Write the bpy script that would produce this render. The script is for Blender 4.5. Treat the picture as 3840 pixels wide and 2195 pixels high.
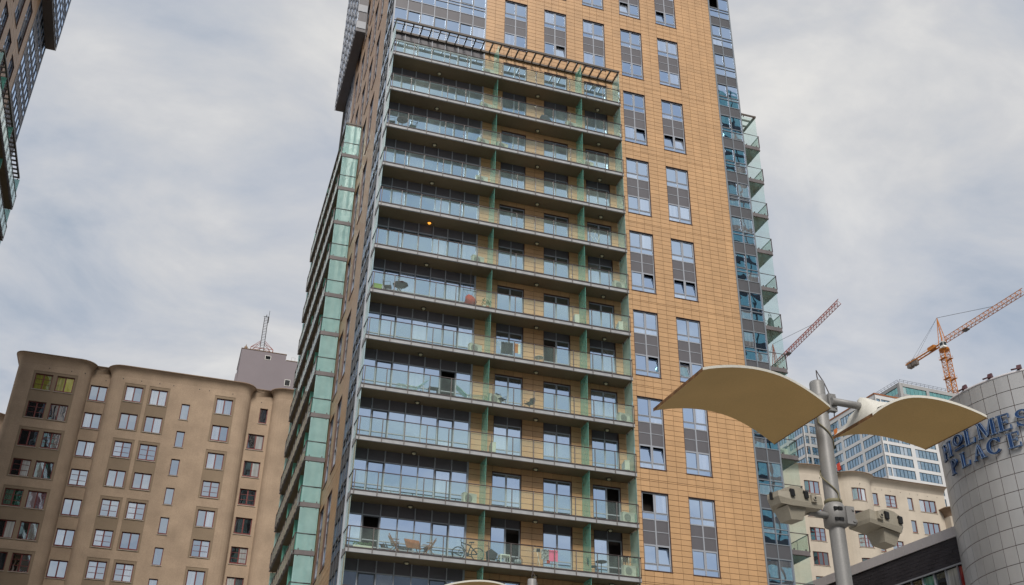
import bpy, math, random
from mathutils import Matrix, Vector
R = math.radians
random.seed(7)
for _o in list(bpy.data.objects):
    bpy.data.objects.remove(_o)
scene = bpy.context.scene
COL = scene.collection

# ------------------------------------------------------------------ camera
CAM = Vector((-8.003, -52.575, 1.6))
HEAD, PITCH, ROLL, FPX = 0.303617, 0.524429, 0.019472, 3991.86
_fw = Vector((math.sin(HEAD)*math.cos(PITCH), math.cos(HEAD)*math.cos(PITCH), math.sin(PITCH)))
_r0 = Vector((math.cos(HEAD), -math.sin(HEAD), 0))
_u0 = _r0.cross(_fw)
_rt = math.cos(ROLL)*_r0 + math.sin(ROLL)*_u0
_up = -math.sin(ROLL)*_r0 + math.cos(ROLL)*_u0
camd = bpy.data.cameras.new('camera')
cam = bpy.data.objects.new('camera', camd)
COL.objects.link(cam)
cam.matrix_world = Matrix(((_rt.x, _up.x, -_fw.x, CAM.x), (_rt.y, _up.y, -_fw.y, CAM.y), (_rt.z, _up.z, -_fw.z, CAM.z), (0, 0, 0, 1)))
camd.sensor_width = 36.0
camd.lens = FPX/3840*36.0
camd.clip_start = 0.1
camd.clip_end = 6000
scene.camera = cam

# ------------------------------------------------------------------ sky
SUN_AZ, SUN_EL = R(193), R(42)          # azimuth the light comes from (clockwise from +Y), elevation
world = bpy.data.worlds.new('World')
scene.world = world
world.use_nodes = True
nt = world.node_tree
nt.nodes.clear()
def N(tree, t, **kw):
    n = tree.nodes.new(t)
    for k, v in kw.items():
        setattr(n, k, v)
    return n
def ramp(tree, stops, interp='LINEAR'):
    n = tree.nodes.new('ShaderNodeValToRGB')
    n.color_ramp.interpolation = interp
    e = n.color_ramp.elements
    while len(e) > 1:
        e.remove(e[-1])
    for i, (p, c) in enumerate(stops):
        if i == 0:
            e[0].position = p; el = e[0]
        else:
            el = e.new(p)
        el.color = (c, c, c, 1) if not isinstance(c, tuple) else (*c, 1)
    return n
out = N(nt, 'ShaderNodeOutputWorld')
bg = N(nt, 'ShaderNodeBackground')
bg.inputs['Strength'].default_value = 0.094
sky = N(nt, 'ShaderNodeTexSky', sky_type='NISHITA', sun_disc=False, sun_elevation=SUN_EL, sun_rotation=SUN_AZ)
sky.air_density = 1.0; sky.dust_density = 2.0; sky.ozone_density = 1.5
tc = N(nt, 'ShaderNodeTexCoord')
sep = N(nt, 'ShaderNodeSeparateXYZ')
nt.links.new(tc.outputs['Generated'], sep.inputs[0])
zc = N(nt, 'ShaderNodeMath', operation='MAXIMUM'); zc.inputs[1].default_value = 0.06
zadd = N(nt, 'ShaderNodeMath', operation='ADD'); zadd.inputs[1].default_value = 0.30
nt.links.new(sep.outputs['Z'], zc.inputs[0]); nt.links.new(zc.outputs[0], zadd.inputs[0])
dx = N(nt, 'ShaderNodeMath', operation='DIVIDE'); dy = N(nt, 'ShaderNodeMath', operation='DIVIDE')
nt.links.new(sep.outputs['X'], dx.inputs[0]); nt.links.new(zadd.outputs[0], dx.inputs[1])
nt.links.new(sep.outputs['Y'], dy.inputs[0]); nt.links.new(zadd.outputs[0], dy.inputs[1])
cmb = N(nt, 'ShaderNodeCombineXYZ')
nt.links.new(dx.outputs[0], cmb.inputs[0]); nt.links.new(dy.outputs[0], cmb.inputs[1])
mp = N(nt, 'ShaderNodeMapping')
mp.inputs['Rotation'].default_value = (0, 0, R(-24)); mp.inputs['Scale'].default_value = (1.0, 1.35, 1.0); mp.inputs['Location'].default_value = (5.3, 2.2, 0)
nt.links.new(cmb.outputs[0], mp.inputs[0])
n1 = N(nt, 'ShaderNodeTexNoise'); n1.inputs['Scale'].default_value = 3.4; n1.inputs['Detail'].default_value = 9; n1.inputs['Roughness'].default_value = 0.56; n1.inputs['Distortion'].default_value = 0.35
n2 = N(nt, 'ShaderNodeTexNoise'); n2.inputs['Scale'].default_value = 1.1; n2.inputs['Detail'].default_value = 4; n2.inputs['Roughness'].default_value = 0.5
nt.links.new(mp.outputs[0], n1.inputs['Vector']); nt.links.new(mp.outputs[0], n2.inputs['Vector'])
r1 = ramp(nt, [(0.30, (1.72, 2.00, 2.42)), (0.43, (2.34, 2.49, 2.76)), (0.54, (2.82, 2.86, 2.96)), (0.68, (3.55, 3.50, 3.42))])
nt.links.new(n1.outputs[0], r1.inputs[0])
r2 = ramp(nt, [(0.25, 0.86), (0.5, 1.0)])
nt.links.new(n2.outputs[0], r2.inputs[0])
mx = N(nt, 'ShaderNodeMix', data_type='RGBA')
nt.links.new(r2.outputs[0], mx.inputs['Factor']); nt.links.new(sky.outputs[0], mx.inputs['A']); nt.links.new(r1.outputs[0], mx.inputs['B'])
nt.links.new(mx.outputs['Result'], bg.inputs[0]); nt.links.new(bg.outputs[0], out.inputs[0])

# ------------------------------------------------------------------ sun, exposure
sund = bpy.data.lights.new('sun', 'SUN')
sund.energy = 1.5; sund.angle = R(20); sund.color = (1.0, 0.95, 0.88)
sun = bpy.data.objects.new('sun', sund)
COL.objects.link(sun)
_sd = Vector((math.sin(SUN_AZ)*math.cos(SUN_EL), math.cos(SUN_AZ)*math.cos(SUN_EL), math.sin(SUN_EL)))
sun.rotation_euler = _sd.to_track_quat('Z', 'Y').to_euler()
sun.location = (0, -60, 120)
vs = scene.view_settings
vs.view_transform = 'Standard'; vs.look = 'None'; vs.gamma = 1.0; vs.use_curve_mapping = False
vs.exposure = 1.22
scene.cycles.use_denoising = True
scene.cycles.max_bounces = 7
scene.cycles.transparent_max_bounces = 14
scene.cycles.glossy_bounces = 3
scene.cycles.diffuse_bounces = 3
scene.cycles.sample_clamp_indirect = 2.0

# ------------------------------------------------------------------ helpers
I4 = Matrix.Identity(4)
WM = {}
def proj_area(p, w, h):
    d = Vector(p)-CAM
    z = d.dot(_fw)
    if z < 1:
        return -1
    x = 0.5+FPX*d.dot(_rt)/z/3840; y = 0.5-FPX*d.dot(_up)/z/2195
    s = (FPX/z)**2*w*h
    if x < -0.02 or x > 1.02 or y < -0.02 or y > 1.02:
        s *= 1e-4
    return s
def add(name, mesh, parent=None, M=None, label=None, cat=None, group=None, kind=None):
    o = bpy.data.objects.new(name, mesh)
    COL.objects.link(o)
    M = M.copy() if M is not None else (WM[parent.name].copy() if parent is not None else I4.copy())
    if parent is not None:
        o.parent = parent
        o.matrix_basis = WM[parent.name].inverted() @ M
    else:
        o.matrix_basis = M
    WM[o.name] = M
    if label: o['label'] = label
    if cat: o['category'] = cat
    if group: o['group'] = group
    if kind: o['kind'] = kind
    return o
def thing(name, label, cat, loc=(0, 0, 0), rz=0.0, group=None):
    return add(name, None, None, Matrix.Translation(loc) @ Matrix.Rotation(rz, 4, 'Z'), label, cat, group)
class MB:
    """collects geometry; T is an optional transform for all points"""
    def __init__(s, T=None):
        s.v = []; s.f = []; s.m = []; s.T = T; s.flip = T is not None and T.determinant() < 0; s.sm = []
    def pts(s, ps):
        b = len(s.v)
        for p in ps:
            p = Vector(p)
            s.v.append(s.T @ p if s.T is not None else p)
        return b
    def face(s, idx, m=0, smooth=False):
        s.f.append(tuple(reversed(idx)) if s.flip else tuple(idx)); s.m.append(m); s.sm.append(smooth)
    def box(s, x0, x1, y0, y1, z0, z1, m=0):
        if x0 > x1: x0, x1 = x1, x0
        if y0 > y1: y0, y1 = y1, y0
        if z0 > z1: z0, z1 = z1, z0
        b = s.pts([(x0, y0, z0), (x1, y0, z0), (x1, y1, z0), (x0, y1, z0), (x0, y0, z1), (x1, y0, z1), (x1, y1, z1), (x0, y1, z1)])
        for q in ((0, 3, 2, 1), (4, 5, 6, 7), (0, 1, 5, 4), (1, 2, 6, 5), (2, 3, 7, 6), (3, 0, 4, 7)):
            s.face([b+i for i in q], m)
        return s
    def tube(s, p0, p1, r, n=6, m=0, r1=None, caps=True, smooth=True):
        p0 = Vector(p0); p1 = Vector(p1); r1 = r if r1 is None else r1
        d = (p1-p0)
        if d.length < 1e-6: return s
        d.normalize()
        a = d.orthogonal().normalized(); c = d.cross(a)
        if n == 4:
            a, c = (a+c).normalized(), (c-a).normalized()
        b = s.pts([p0+(a*math.cos(2*math.pi*i/n)+c*math.sin(2*math.pi*i/n))*r for i in range(n)]+[p1+(a*math.cos(2*math.pi*i/n)+c*math.sin(2*math.pi*i/n))*r1 for i in range(n)])
        for i in range(n):
            j = (i+1) % n
            s.face([b+i, b+j, b+n+j, b+n+i], m, smooth and n > 5)
        if caps:
            s.face([b+i for i in reversed(range(n))], m); s.face([b+n+i for i in range(n)], m)
        return s
    def path(s, ps, r, n=6, m=0):
        """one continuous tube along points"""
        ps = [Vector(p) for p in ps]
        rings = []
        a = None
        for i, p in enumerate(ps):
            d = (ps[min(i+1, len(ps)-1)]-ps[max(i-1, 0)]).normalized()
            a = d.orthogonal().normalized() if a is None else (a-d*a.dot(d)).normalized()
            c = d.cross(a)
            rings.append(s.pts([p+(a*math.cos(2*math.pi*k/n)+c*math.sin(2*math.pi*k/n))*r for k in range(n)]))
        for i in range(len(ps)-1):
            for k in range(n):
                j = (k+1) % n
                s.face([rings[i]+k, rings[i]+j, rings[i+1]+j, rings[i+1]+k], m, True)
        s.face([rings[0]+k for k in reversed(range(n))], m); s.face([rings[-1]+k for k in range(n)], m)
        return s
    def prism(s, poly, f0, f1, m=0):
        """poly: list of 2D; f0/f1 map 2D -> 3D for the two ends"""
        n = len(poly)
        b = s.pts([f0(*p) for p in poly]+[f1(*p) for p in poly])
        s.face([b+i for i in range(n)], m); s.face([b+n+i for i in reversed(range(n))], m)
        for i in range(n):
            j = (i+1) % n
            s.face([b+j, b+i, b+n+i, b+n+j], m)
        return s
    def lathe(s, prof, n=16, c=(0, 0), m=0):
        rings = [s.pts([(c[0]+r*math.cos(2*math.pi*i/n), c[1]+r*math.sin(2*math.pi*i/n), z) for i in range(n)]) for r, z in prof]
        for k in range(len(rings)-1):
            for i in range(n):
                j = (i+1) % n
                s.face([rings[k]+i, rings[k]+j, rings[k+1]+j, rings[k+1]+i], m, True)
        s.face([rings[0]+i for i in reversed(range(n))], m); s.face([rings[-1]+i for i in range(n)], m)
        return s
    def mesh(s, name, mats):
        me = bpy.data.meshes.new(name)
        me.from_pydata([tuple(v) for v in s.v], [], s.f)
        mats = mats if isinstance(mats, (list, tuple)) else [mats]
        for m in mats: me.materials.append(m)
        me.polygons.foreach_set('material_index', s.m)
        me.polygons.foreach_set('use_smooth', s.sm)
        me.update()
        return me
    def build(s, name, mats, parent=None, M=None, **kw):
        """points are given in world coordinates (M None) or in the frame M"""
        return add(name, s.mesh(name, mats), parent, M if M is not None else I4, **kw)
_boxes = {}
def box_mesh(name, w, d, h, mat):
    """a box from the origin to (w, d, h); shared"""
    k = (name, round(w, 3), round(d, 3), round(h, 3), mat.name)
    if k not in _boxes:
        _boxes[k] = MB().box(0, w, 0, d, 0, h).mesh(name, mat)
    return _boxes[k]
class Pieces:
    """alike pieces of one thing: the largest in view become objects, the rest one joined part"""
    def __init__(s, name, parent, mat, limit=300):
        s.name, s.parent, s.mat, s.limit, s.l = name, parent, mat, limit, []
    def add(s, T, u0, u1, n0, n1, z0, z1):
        s.l.append((T, u0, u1, n0, n1, z0, z1))
    def done(s):
        def key(q):
            T, u0, u1, n0, n1, z0, z1 = q
            return -proj_area(T @ Vector(((u0+u1)/2, n1, (z0+z1)/2)), abs(u1-u0), abs(z1-z0))
        s.l.sort(key=key)
        for T, u0, u1, n0, n1, z0, z1 in s.l[:s.limit]:
            add(s.name, box_mesh(s.name, u1-u0, n1-n0, z1-z0, s.mat), s.parent, T @ Matrix.Translation((u0, n0, z0)))
        if len(s.l) > s.limit:
            mb = MB()
            for T, u0, u1, n0, n1, z0, z1 in s.l[s.limit:]:
                mb.T = T; mb.flip = T.determinant() < 0
                mb.box(u0, u1, n0, n1, z0, z1)
            mb.T = None
            mb.build(s.name, s.mat, s.parent, kind='stuff')

# ------------------------------------------------------------------ materials
def mat(name, col, rough=0.6, var=0.10, scale=0.6, grain=0.05, gscale=40.0, metal=0.0, spec=0.4, bump=0.0, bscale=60.0, streak=0.0):
    m = bpy.data.materials.new(name); m.use_nodes = True
    t = m.node_tree; b = t.nodes['Principled BSDF']
    b.inputs['Roughness'].default_value = rough; b.inputs['Metallic'].default_value = metal
    b.inputs['Specular IOR Level'].default_value = spec
    g = N(t, 'ShaderNodeNewGeometry')
    a = N(t, 'ShaderNodeTexNoise'); a.inputs['Scale'].default_value = scale; a.inputs['Detail'].default_value = 5
    c = N(t, 'ShaderNodeTexNoise'); c.inputs['Scale'].default_value = gscale; c.inputs['Detail'].default_value = 2
    t.links.new(g.outputs['Position'], a.inputs['Vector']); t.links.new(g.outputs['Position'], c.inputs['Vector'])
    ra = N(t, 'ShaderNodeMapRange'); ra.inputs['From Min'].default_value = 0.3; ra.inputs['From Max'].default_value = 0.7
    ra.inputs['To Min'].default_value = 1-var; ra.inputs['To Max'].default_value = 1+var
    rc = N(t, 'ShaderNodeMapRange'); rc.inputs['From Min'].default_value = 0.3; rc.inputs['From Max'].default_value = 0.7
    rc.inputs['To Min'].default_value = 1-grain; rc.inputs['To Max'].default_value = 1+grain
    t.links.new(a.outputs[0], ra.inputs[0]); t.links.new(c.outputs[0], rc.inputs[0])
    mu = N(t, 'ShaderNodeMath', operation='MULTIPLY')
    t.links.new(ra.outputs[0], mu.inputs[0]); t.links.new(rc.outputs[0], mu.inputs[1])
    last = mu.outputs[0]
    if streak:
        mpn = N(t, 'ShaderNodeMapping'); mpn.inputs['Scale'].default_value = (2.2, 2.2, 0.12)
        s = N(t, 'ShaderNodeTexNoise'); s.inputs['Scale'].default_value = 1.0; s.inputs['Detail'].default_value = 4
        t.links.new(g.outputs['Position'], mpn.inputs[0]); t.links.new(mpn.outputs[0], s.inputs['Vector'])
        rs = N(t, 'ShaderNodeMapRange'); rs.inputs['From Min'].default_value = 0.35; rs.inputs['From Max'].default_value = 0.65
        rs.inputs['To Min'].default_value = 1-streak; rs.inputs['To Max'].default_value = 1+streak*0.5
        t.links.new(s.outputs[0], rs.inputs[0])
        m2 = N(t, 'ShaderNodeMath', operation='MULTIPLY')
        t.links.new(last, m2.inputs[0]); t.links.new(rs.outputs[0], m2.inputs[1]); last = m2.outputs[0]
    vm = N(t, 'ShaderNodeVectorMath', operation='SCALE'); vm.inputs[0].default_value = col
    t.links.new(last, vm.inputs['Scale']); t.links.new(vm.outputs[0], b.inputs['Base Color'])
    if bump:
        bt = N(t, 'ShaderNodeTexNoise'); bt.inputs['Scale'].default_value = bscale; bt.inputs['Detail'].default_value = 3
        t.links.new(g.outputs['Position'], bt.inputs['Vector'])
        bn = N(t, 'ShaderNodeBump'); bn.inputs['Strength'].default_value = bump; bn.inputs['Distance'].default_value = 0.02
        t.links.new(bt.outputs[0], bn.inputs['Height']); t.links.new(bn.outputs[0], b.inputs['Normal'])
    return m
def tile_mat(name, col, cu, cz):
    """fired tile: a slightly different tone for each tile"""
    m = mat(name, col, 0.42, 0.07, 0.25, 0.05, 25.0, spec=0.5, streak=0.06)
    t = m.node_tree; b = t.nodes['Principled BSDF']
    src = b.inputs['Base Color'].links[0].from_socket
    oi = N(t, 'ShaderNodeNewGeometry')
    h = N(t, 'ShaderNodeHueSaturation')
    mr = N(t, 'ShaderNodeMapRange'); mr.inputs['To Min'].default_value = 0.93; mr.inputs['To Max'].default_value = 1.06
    oo = N(t, 'ShaderNodeObjectInfo')
    ad = N(t, 'ShaderNodeMath', operation='ADD'); fr = N(t, 'ShaderNodeMath', operation='FRACT')
    t.links.new(oi.outputs['Random Per Island'], ad.inputs[0]); t.links.new(oo.outputs['Random'], ad.inputs[1]); t.links.new(ad.outputs[0], fr.inputs[0])
    t.links.new(fr.outputs[0], mr.inputs[0]); t.links.new(mr.outputs[0], h.inputs['Value']); t.links.new(src, h.inputs['Color'])
    t.links.new(h.outputs[0], b.inputs['Base Color'])
    return m
def glass_mat(name, tint, inside, refl=0.62, rough=0.01, curtains=0.5, warp=0.006):
    """coated window glass in front of a dim room; some rooms have pale curtains"""
    m = bpy.data.materials.new(name); m.use_nodes = True
    t = m.node_tree; t.nodes.clear()
    o = N(t, 'ShaderNodeOutputMaterial')
    gl = N(t, 'ShaderNodeBsdfGlossy'); gl.inputs['Color'].default_value = (*tint, 1); gl.inputs['Roughness'].default_value = rough
    df = N(t, 'ShaderNodeBsdfDiffuse')
    oi = N(t, 'ShaderNodeObjectInfo'); ge = N(t, 'ShaderNodeNewGeometry')
    ad = N(t, 'ShaderNodeMath', operation='ADD'); fr = N(t, 'ShaderNodeMath', operation='FRACT')
    t.links.new(oi.outputs['Random'], ad.inputs[0]); t.links.new(ge.outputs['Random Per Island'], ad.inputs[1]); t.links.new(ad.outputs[0], fr.inputs[0])
    dk = tuple(c*0.35 for c in inside)
    rp = ramp(t, [(0.0, dk), (max(0.02, 0.96-curtains), inside), (min(0.99, 1.0-curtains*0.6), (0.42, 0.42, 0.42)), (1.0, (0.60, 0.59, 0.57))])
    t.links.new(fr.outputs[0], rp.inputs[0])
    mpn = N(t, 'ShaderNodeMapping'); mpn.inputs['Scale'].default_value = (9, 9, 0.25)
    wv = N(t, 'ShaderNodeTexNoise'); wv.inputs['Scale'].default_value = 1.0; wv.inputs['Detail'].default_value = 2
    t.links.new(ge.outputs['Position'], mpn.inputs[0]); t.links.new(mpn.outputs[0], wv.inputs['Vector'])
    wr = N(t, 'ShaderNodeMapRange'); wr.inputs['From Min'].default_value = 0.3; wr.inputs['From Max'].default_value = 0.7; wr.inputs['To Min'].default_value = 0.6; wr.inputs['To Max'].default_value = 1.15
    t.links.new(wv.outputs[0], wr.inputs[0])
    sc = N(t, 'ShaderNodeVectorMath', operation='SCALE')
    t.links.new(rp.outputs[0], sc.inputs[0]); t.links.new(wr.outputs[0], sc.inputs['Scale']); t.links.new(sc.outputs[0], df.inputs['Color'])
    fn = N(t, 'ShaderNodeFresnel'); fn.inputs['IOR'].default_value = 1.5
    mr = N(t, 'ShaderNodeMapRange'); mr.inputs['From Max'].default_value = 0.5; mr.inputs['To Min'].default_value = refl; mr.inputs['To Max'].default_value = 0.97
    t.links.new(fn.outputs[0], mr.inputs[0])
    bt = N(t, 'ShaderNodeTexNoise'); bt.inputs['Scale'].default_value = 1.1; bt.inputs['Detail'].default_value = 1
    t.links.new(ge.outputs['Position'], bt.inputs['Vector'])
    bn = N(t, 'ShaderNodeBump'); bn.inputs['Strength'].default_value = 1.0; bn.inputs['Distance'].default_value = warp
    t.links.new(bt.outputs[0], bn.inputs['Height']); t.links.new(bn.outputs[0], gl.inputs['Normal'])
    ms = N(t, 'ShaderNodeMixShader')
    t.links.new(mr.outputs[0], ms.inputs[0]); t.links.new(df.outputs[0], ms.inputs[1]); t.links.new(gl.outputs[0], ms.inputs[2]); t.links.new(ms.outputs[0], o.inputs[0])
    return m
def clear_glass(name, tint, haze, hazef=0.12, refl=0.08, trans_dirt=0.08, tl_share=0.5):
    """pane one can look through: tinted, a little dusty, reflecting at a slant"""
    m = bpy.data.materials.new(name); m.use_nodes = True
    t = m.node_tree; t.nodes.clear()
    o = N(t, 'ShaderNodeOutputMaterial')
    tr = N(t, 'ShaderNodeBsdfTransparent'); tr.inputs[0].default_value = (*tint, 1)
    df = N(t, 'ShaderNodeBsdfDiffuse'); df.inputs[0].default_value = (*haze, 1)
    tl = N(t, 'ShaderNodeBsdfTranslucent'); tl.inputs[0].default_value = (*haze, 1)
    gl = N(t, 'ShaderNodeBsdfGlossy'); gl.inputs['Roughness'].default_value = 0.03; gl.inputs[0].default_value = (0.9, 0.97, 0.95, 1)
    m0 = N(t, 'ShaderNodeMixShader'); m0.inputs[0].default_value = tl_share
    t.links.new(df.outputs[0], m0.inputs[1]); t.links.new(tl.outputs[0], m0.inputs[2])
    ge = N(t, 'ShaderNodeNewGeometry')
    nz = N(t, 'ShaderNodeTexNoise'); nz.inputs['Scale'].default_value = 1.6; nz.inputs['Detail'].default_value = 6
    t.links.new(ge.outputs['Position'], nz.inputs['Vector'])
    mr0 = N(t, 'ShaderNodeMapRange'); mr0.inputs['From Min'].default_value = 0.35; mr0.inputs['From Max'].default_value = 0.7
    mr0.inputs['To Min'].default_value = max(0, hazef-trans_dirt); mr0.inputs['To Max'].default_value = hazef+trans_dirt
    t.links.new(nz.outputs[0], mr0.inputs[0])
    m1 = N(t, 'ShaderNodeMixShader')
    t.links.new(mr0.outputs[0], m1.inputs[0]); t.links.new(tr.outputs[0], m1.inputs[1]); t.links.new(m0.outputs[0], m1.inputs[2])
    fn = N(t, 'ShaderNodeLayerWeight'); fn.inputs['Blend'].default_value = 0.5
    pw = N(t, 'ShaderNodeMath', operation='POWER'); pw.inputs[1].default_value = 3.0
    t.links.new(fn.outputs['Facing'], pw.inputs[0])
    mr = N(t, 'ShaderNodeMapRange'); mr.inputs['To Min'].default_value = refl; mr.inputs['To Max'].default_value = 0.95
    t.links.new(pw.outputs[0], mr.inputs[0])
    m2 = N(t, 'ShaderNodeMixShader')
    t.links.new(mr.outputs[0], m2.inputs[0]); t.links.new(m1.outputs[0], m2.inputs[1]); t.links.new(gl.outputs[0], m2.inputs[2])
    t.links.new(m2.outputs[0], o.inputs[0])
    return m
def emit_mat(name, col, s):
    m = bpy.data.materials.new(name); m.use_nodes = True
    b = m.node_tree.nodes['Principled BSDF']
    b.inputs['Base Color'].default_value = (*col, 1); b.inputs['Emission Color'].default_value = (*col, 1); b.inputs['Emission Strength'].default_value = s
    return m

M_TILE = tile_mat('terracotta_tile', (0.455, 0.272, 0.135), 1, 1)
M_JOINT = mat('tile_joint', (0.12, 0.06, 0.03), 0.9)
M_REVEAL = mat('brown_metal', (0.075, 0.035, 0.025), 0.5)
M_FRAME = mat('grey_aluminium', (0.28, 0.295, 0.33), 0.45, 0.05)
M_FRAMED = mat('slate_aluminium', (0.17, 0.19, 0.215), 0.45, 0.05)
M_SPAND = mat('charcoal_panel', (0.070, 0.070, 0.078), 0.5, 0.05, 0.4, 0.03, streak=0.05)
M_DFRAME = mat('dark_aluminium', (0.045, 0.05, 0.058), 0.4, 0.05)
M_SPAN = mat('grey_panel', (0.100, 0.095, 0.106), 0.5, 0.05, 0.4, 0.03, streak=0.05)
M_WGLASS = glass_mat('window_glass', (0.60, 0.76, 1.0), (0.035, 0.042, 0.055), 0.76, curtains=0.28, warp=0.0022)
M_DARK = mat('dim_room', (0.02, 0.015, 0.012), 0.9)
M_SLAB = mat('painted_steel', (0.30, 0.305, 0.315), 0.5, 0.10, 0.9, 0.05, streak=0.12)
M_SLABD = mat('shaded_side_steel', (0.125, 0.110, 0.112), 0.6, 0.12, 0.9, 0.05, streak=0.12)  # same steel as the front slabs, with side shade put into its colour
M_SOFFIT = mat('brown_render', (0.150, 0.112, 0.068), 0.9, 0.12, 0.35, 0.08, 18, bump=0.15)
M_DECK = mat('balcony_floor', (0.44, 0.40, 0.34), 0.8)
M_BGLASS = clear_glass('balustrade_glass', (0.925, 0.975, 0.945), (0.50, 0.66, 0.57), 0.035, 0.045, 0.03)
M_SCREEN = clear_glass('frosted_green_glass', (0.93, 0.985, 0.97), (0.55, 0.78, 0.70), 0.055, 0.04, 0.03)
M_FROST = clear_glass('pale_frosted_glass', (0.70, 0.89, 0.88), (0.55, 0.77, 0.755), 0.48, 0.09, 0.05, 0.28)  # frosted; its pale haze also stands in for reflected sky
M_DIVIDER = clear_glass('deep_green_glass', (0.52, 0.84, 0.77), (0.34, 0.74, 0.64), 0.50, 0.05, 0.08, 0.35)
M_PERG = mat('pergola_steel', (0.075, 0.058, 0.046), 0.5, 0.1)
M_RAIL = mat('rail_steel', (0.055, 0.042, 0.042), 0.45, 0.1)
M_POST = mat('post_steel', (0.115, 0.10, 0.095), 0.4, 0.1)
M_LAMP = mat('lamp_glass', (0.55, 0.50, 0.34), 0.3, 0.05)
M_LAMPRING = mat('lamp_ring', (0.05, 0.045, 0.035), 0.5)
M_LIT = emit_mat('lit_lamp_glass', (1.0, 0.38, 0.05), 0.6)
M_TAN = mat('tan_render', (0.355, 0.265, 0.190), 0.9, 0.14, 0.5, 0.10, 14, bump=0.3, bscale=25, streak=0.025)
M_TAND = mat('brown_render_panel', (0.232, 0.174, 0.120), 0.9, 0.08, 0.5, 0.07, 14, bump=0.2, bscale=25, streak=0.02)
M_CORN = mat('cornice_render', (0.21, 0.145, 0.098), 0.9, 0.12, 0.3, 0.06, 20, streak=0.08)
M_WOOD = mat('red_brown_wood', (0.125, 0.018, 0.015), 0.45, 0.15)
M_SILL = mat('pale_sill', (0.40, 0.36, 0.30), 0.7)
M_OGLASS = glass_mat('old_window_glass', (0.72, 0.82, 0.92), (0.03, 0.035, 0.04), 0.58, curtains=0.42, warp=0.003)
M_BEIGE = mat('beige_render', (0.46, 0.405, 0.335), 0.9, 0.08, 0.5, 0.06, 14, bump=0.2, bscale=25, streak=0.03)
M_GREYW = mat('grey_render', (0.215, 0.19, 0.205), 0.9, 0.05, 0.3, 0.04)
M_WHITE = mat('white_cladding', (0.50, 0.50, 0.50), 0.6, 0.06, 0.15)
M_GREYC = mat('grey_concrete', (0.30, 0.30, 0.30), 0.8, 0.1, 0.2)
M_OFRAME = mat('black_frame', (0.02, 0.03, 0.036), 0.4)
M_OFFG = glass_mat('office_glass', (0.50, 0.66, 0.80), (0.02, 0.06, 0.07), 0.60, curtains=0.08, warp=0.05)
M_TEALG = glass_mat('teal_glass', (0.40, 0.72, 0.70), (0.02, 0.16, 0.16), 0.55, curtains=0.05, warp=0.08)
M_ORANGE = mat('orange_board', (0.62, 0.18, 0.03), 0.7)
M_RED = mat('red_board', (0.55, 0.06, 0.03), 0.7)
M_CRANE = mat('crane_orange', (0.43, 0.145, 0.010), 0.5, 0.15, 0.6)
M_CRANER = mat('crane_red', (0.26, 0.05, 0.025), 0.5, 0.15, 0.6)
M_CABLE = mat('steel_cable', (0.05, 0.04, 0.04), 0.5)
M_CONC = mat('concrete_block', (0.15, 0.13, 0.115), 0.9)
M_ALU = mat('brushed_metal_panel', (0.40, 0.40, 0.405), 0.42, 0.05, 0.5, 0.03, 60, metal=0.25, spec=0.5, streak=0.05)
M_SEAM = mat('panel_seam', (0.10, 0.065, 0.06), 0.8)
M_BLUE = mat('blue_letter_face', (0.006, 0.036, 0.125), 0.35, 0.1, 2.0)
M_LETRIM = mat('letter_return', (0.22, 0.30, 0.42), 0.4)
M_LETSIDE = mat('letter_side', (0.025, 0.05, 0.11), 0.5)
M_BRICK = mat('dark_stone_slip', (0.034, 0.031, 0.038), 0.7, 0.2, 1.2, 0.1)
M_BRICKJ = mat('dark_mortar', (0.018, 0.015, 0.018), 0.9)
M_COPE = mat('coping_metal', (0.50, 0.48, 0.50), 0.45, 0.08)
M_POLE = mat('galvanised_pole', (0.265, 0.26, 0.255), 0.5, 0.10, 1.6, 0.06, 60, metal=0.15, streak=0.15)
M_SHADE = mat('cream_reflector', (0.62, 0.60, 0.54), 0.55, 0.10, 1.2, 0.05, 40)
M_SHADEU = mat('bounce_tinted_underside', (0.60, 0.41, 0.175), 0.6, 0.08, 1.0, 0.05, 60)  # cream sheet; the brown of warm bounced light is put into this colour
M_RUST = mat('rusty_lip', (0.17, 0.085, 0.035), 0.9, 0.6, 9.0, 0.3, 60)
M_FLOOD = mat('floodlight_housing', (0.36, 0.325, 0.26), 0.55, 0.10, 2.2, 0.07, 60, bump=0.1)
M_BLACK = mat('black_plastic', (0.012, 0.012, 0.013), 0.5)
M_WIRE = mat('dirty_cable', (0.20, 0.18, 0.11), 0.6)
M_ACW = mat('cream_enamel', (0.52, 0.51, 0.44), 0.4, 0.04)
M_GRILL = mat('dark_grille', (0.17, 0.17, 0.16), 0.5)
M_ASPH = mat('asphalt', (0.05, 0.05, 0.052), 0.95, 0.2, 0.3, 0.2)
M_PAVE = mat('paving', (0.30, 0.28, 0.25), 0.9, 0.12, 0.3)
M_TEAK = mat('teak', (0.23, 0.085, 0.032), 0.6, 0.2, 3)
M_REDC = mat('red_cloth', (0.42, 0.06, 0.04), 0.9)
M_PINK = mat('pink_towel', (0.80, 0.16, 0.30), 0.95)
M_GREYT = mat('charcoal_towel', (0.045, 0.045, 0.05), 0.95)
M_PATT = mat('patterned_cloth', (0.28, 0.27, 0.28), 0.95, 0.9, 9.0, 0.4, 30)
M_ORC = mat('orange_cloth', (0.55, 0.20, 0.05), 0.95)
M_GREENB = mat('green_plastic', (0.22, 0.30, 0.06), 0.6)
M_PLW = mat('white_plastic', (0.72, 0.72, 0.68), 0.5, 0.03)
M_MAROON = mat('maroon_frame', (0.075, 0.03, 0.035), 0.5)
M_CHROME = mat('steel_tube', (0.45, 0.45, 0.45), 0.3, 0.05, metal=0.6)
M_TERR = mat('clay_pot', (0.35, 0.13, 0.06), 0.9)
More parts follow.
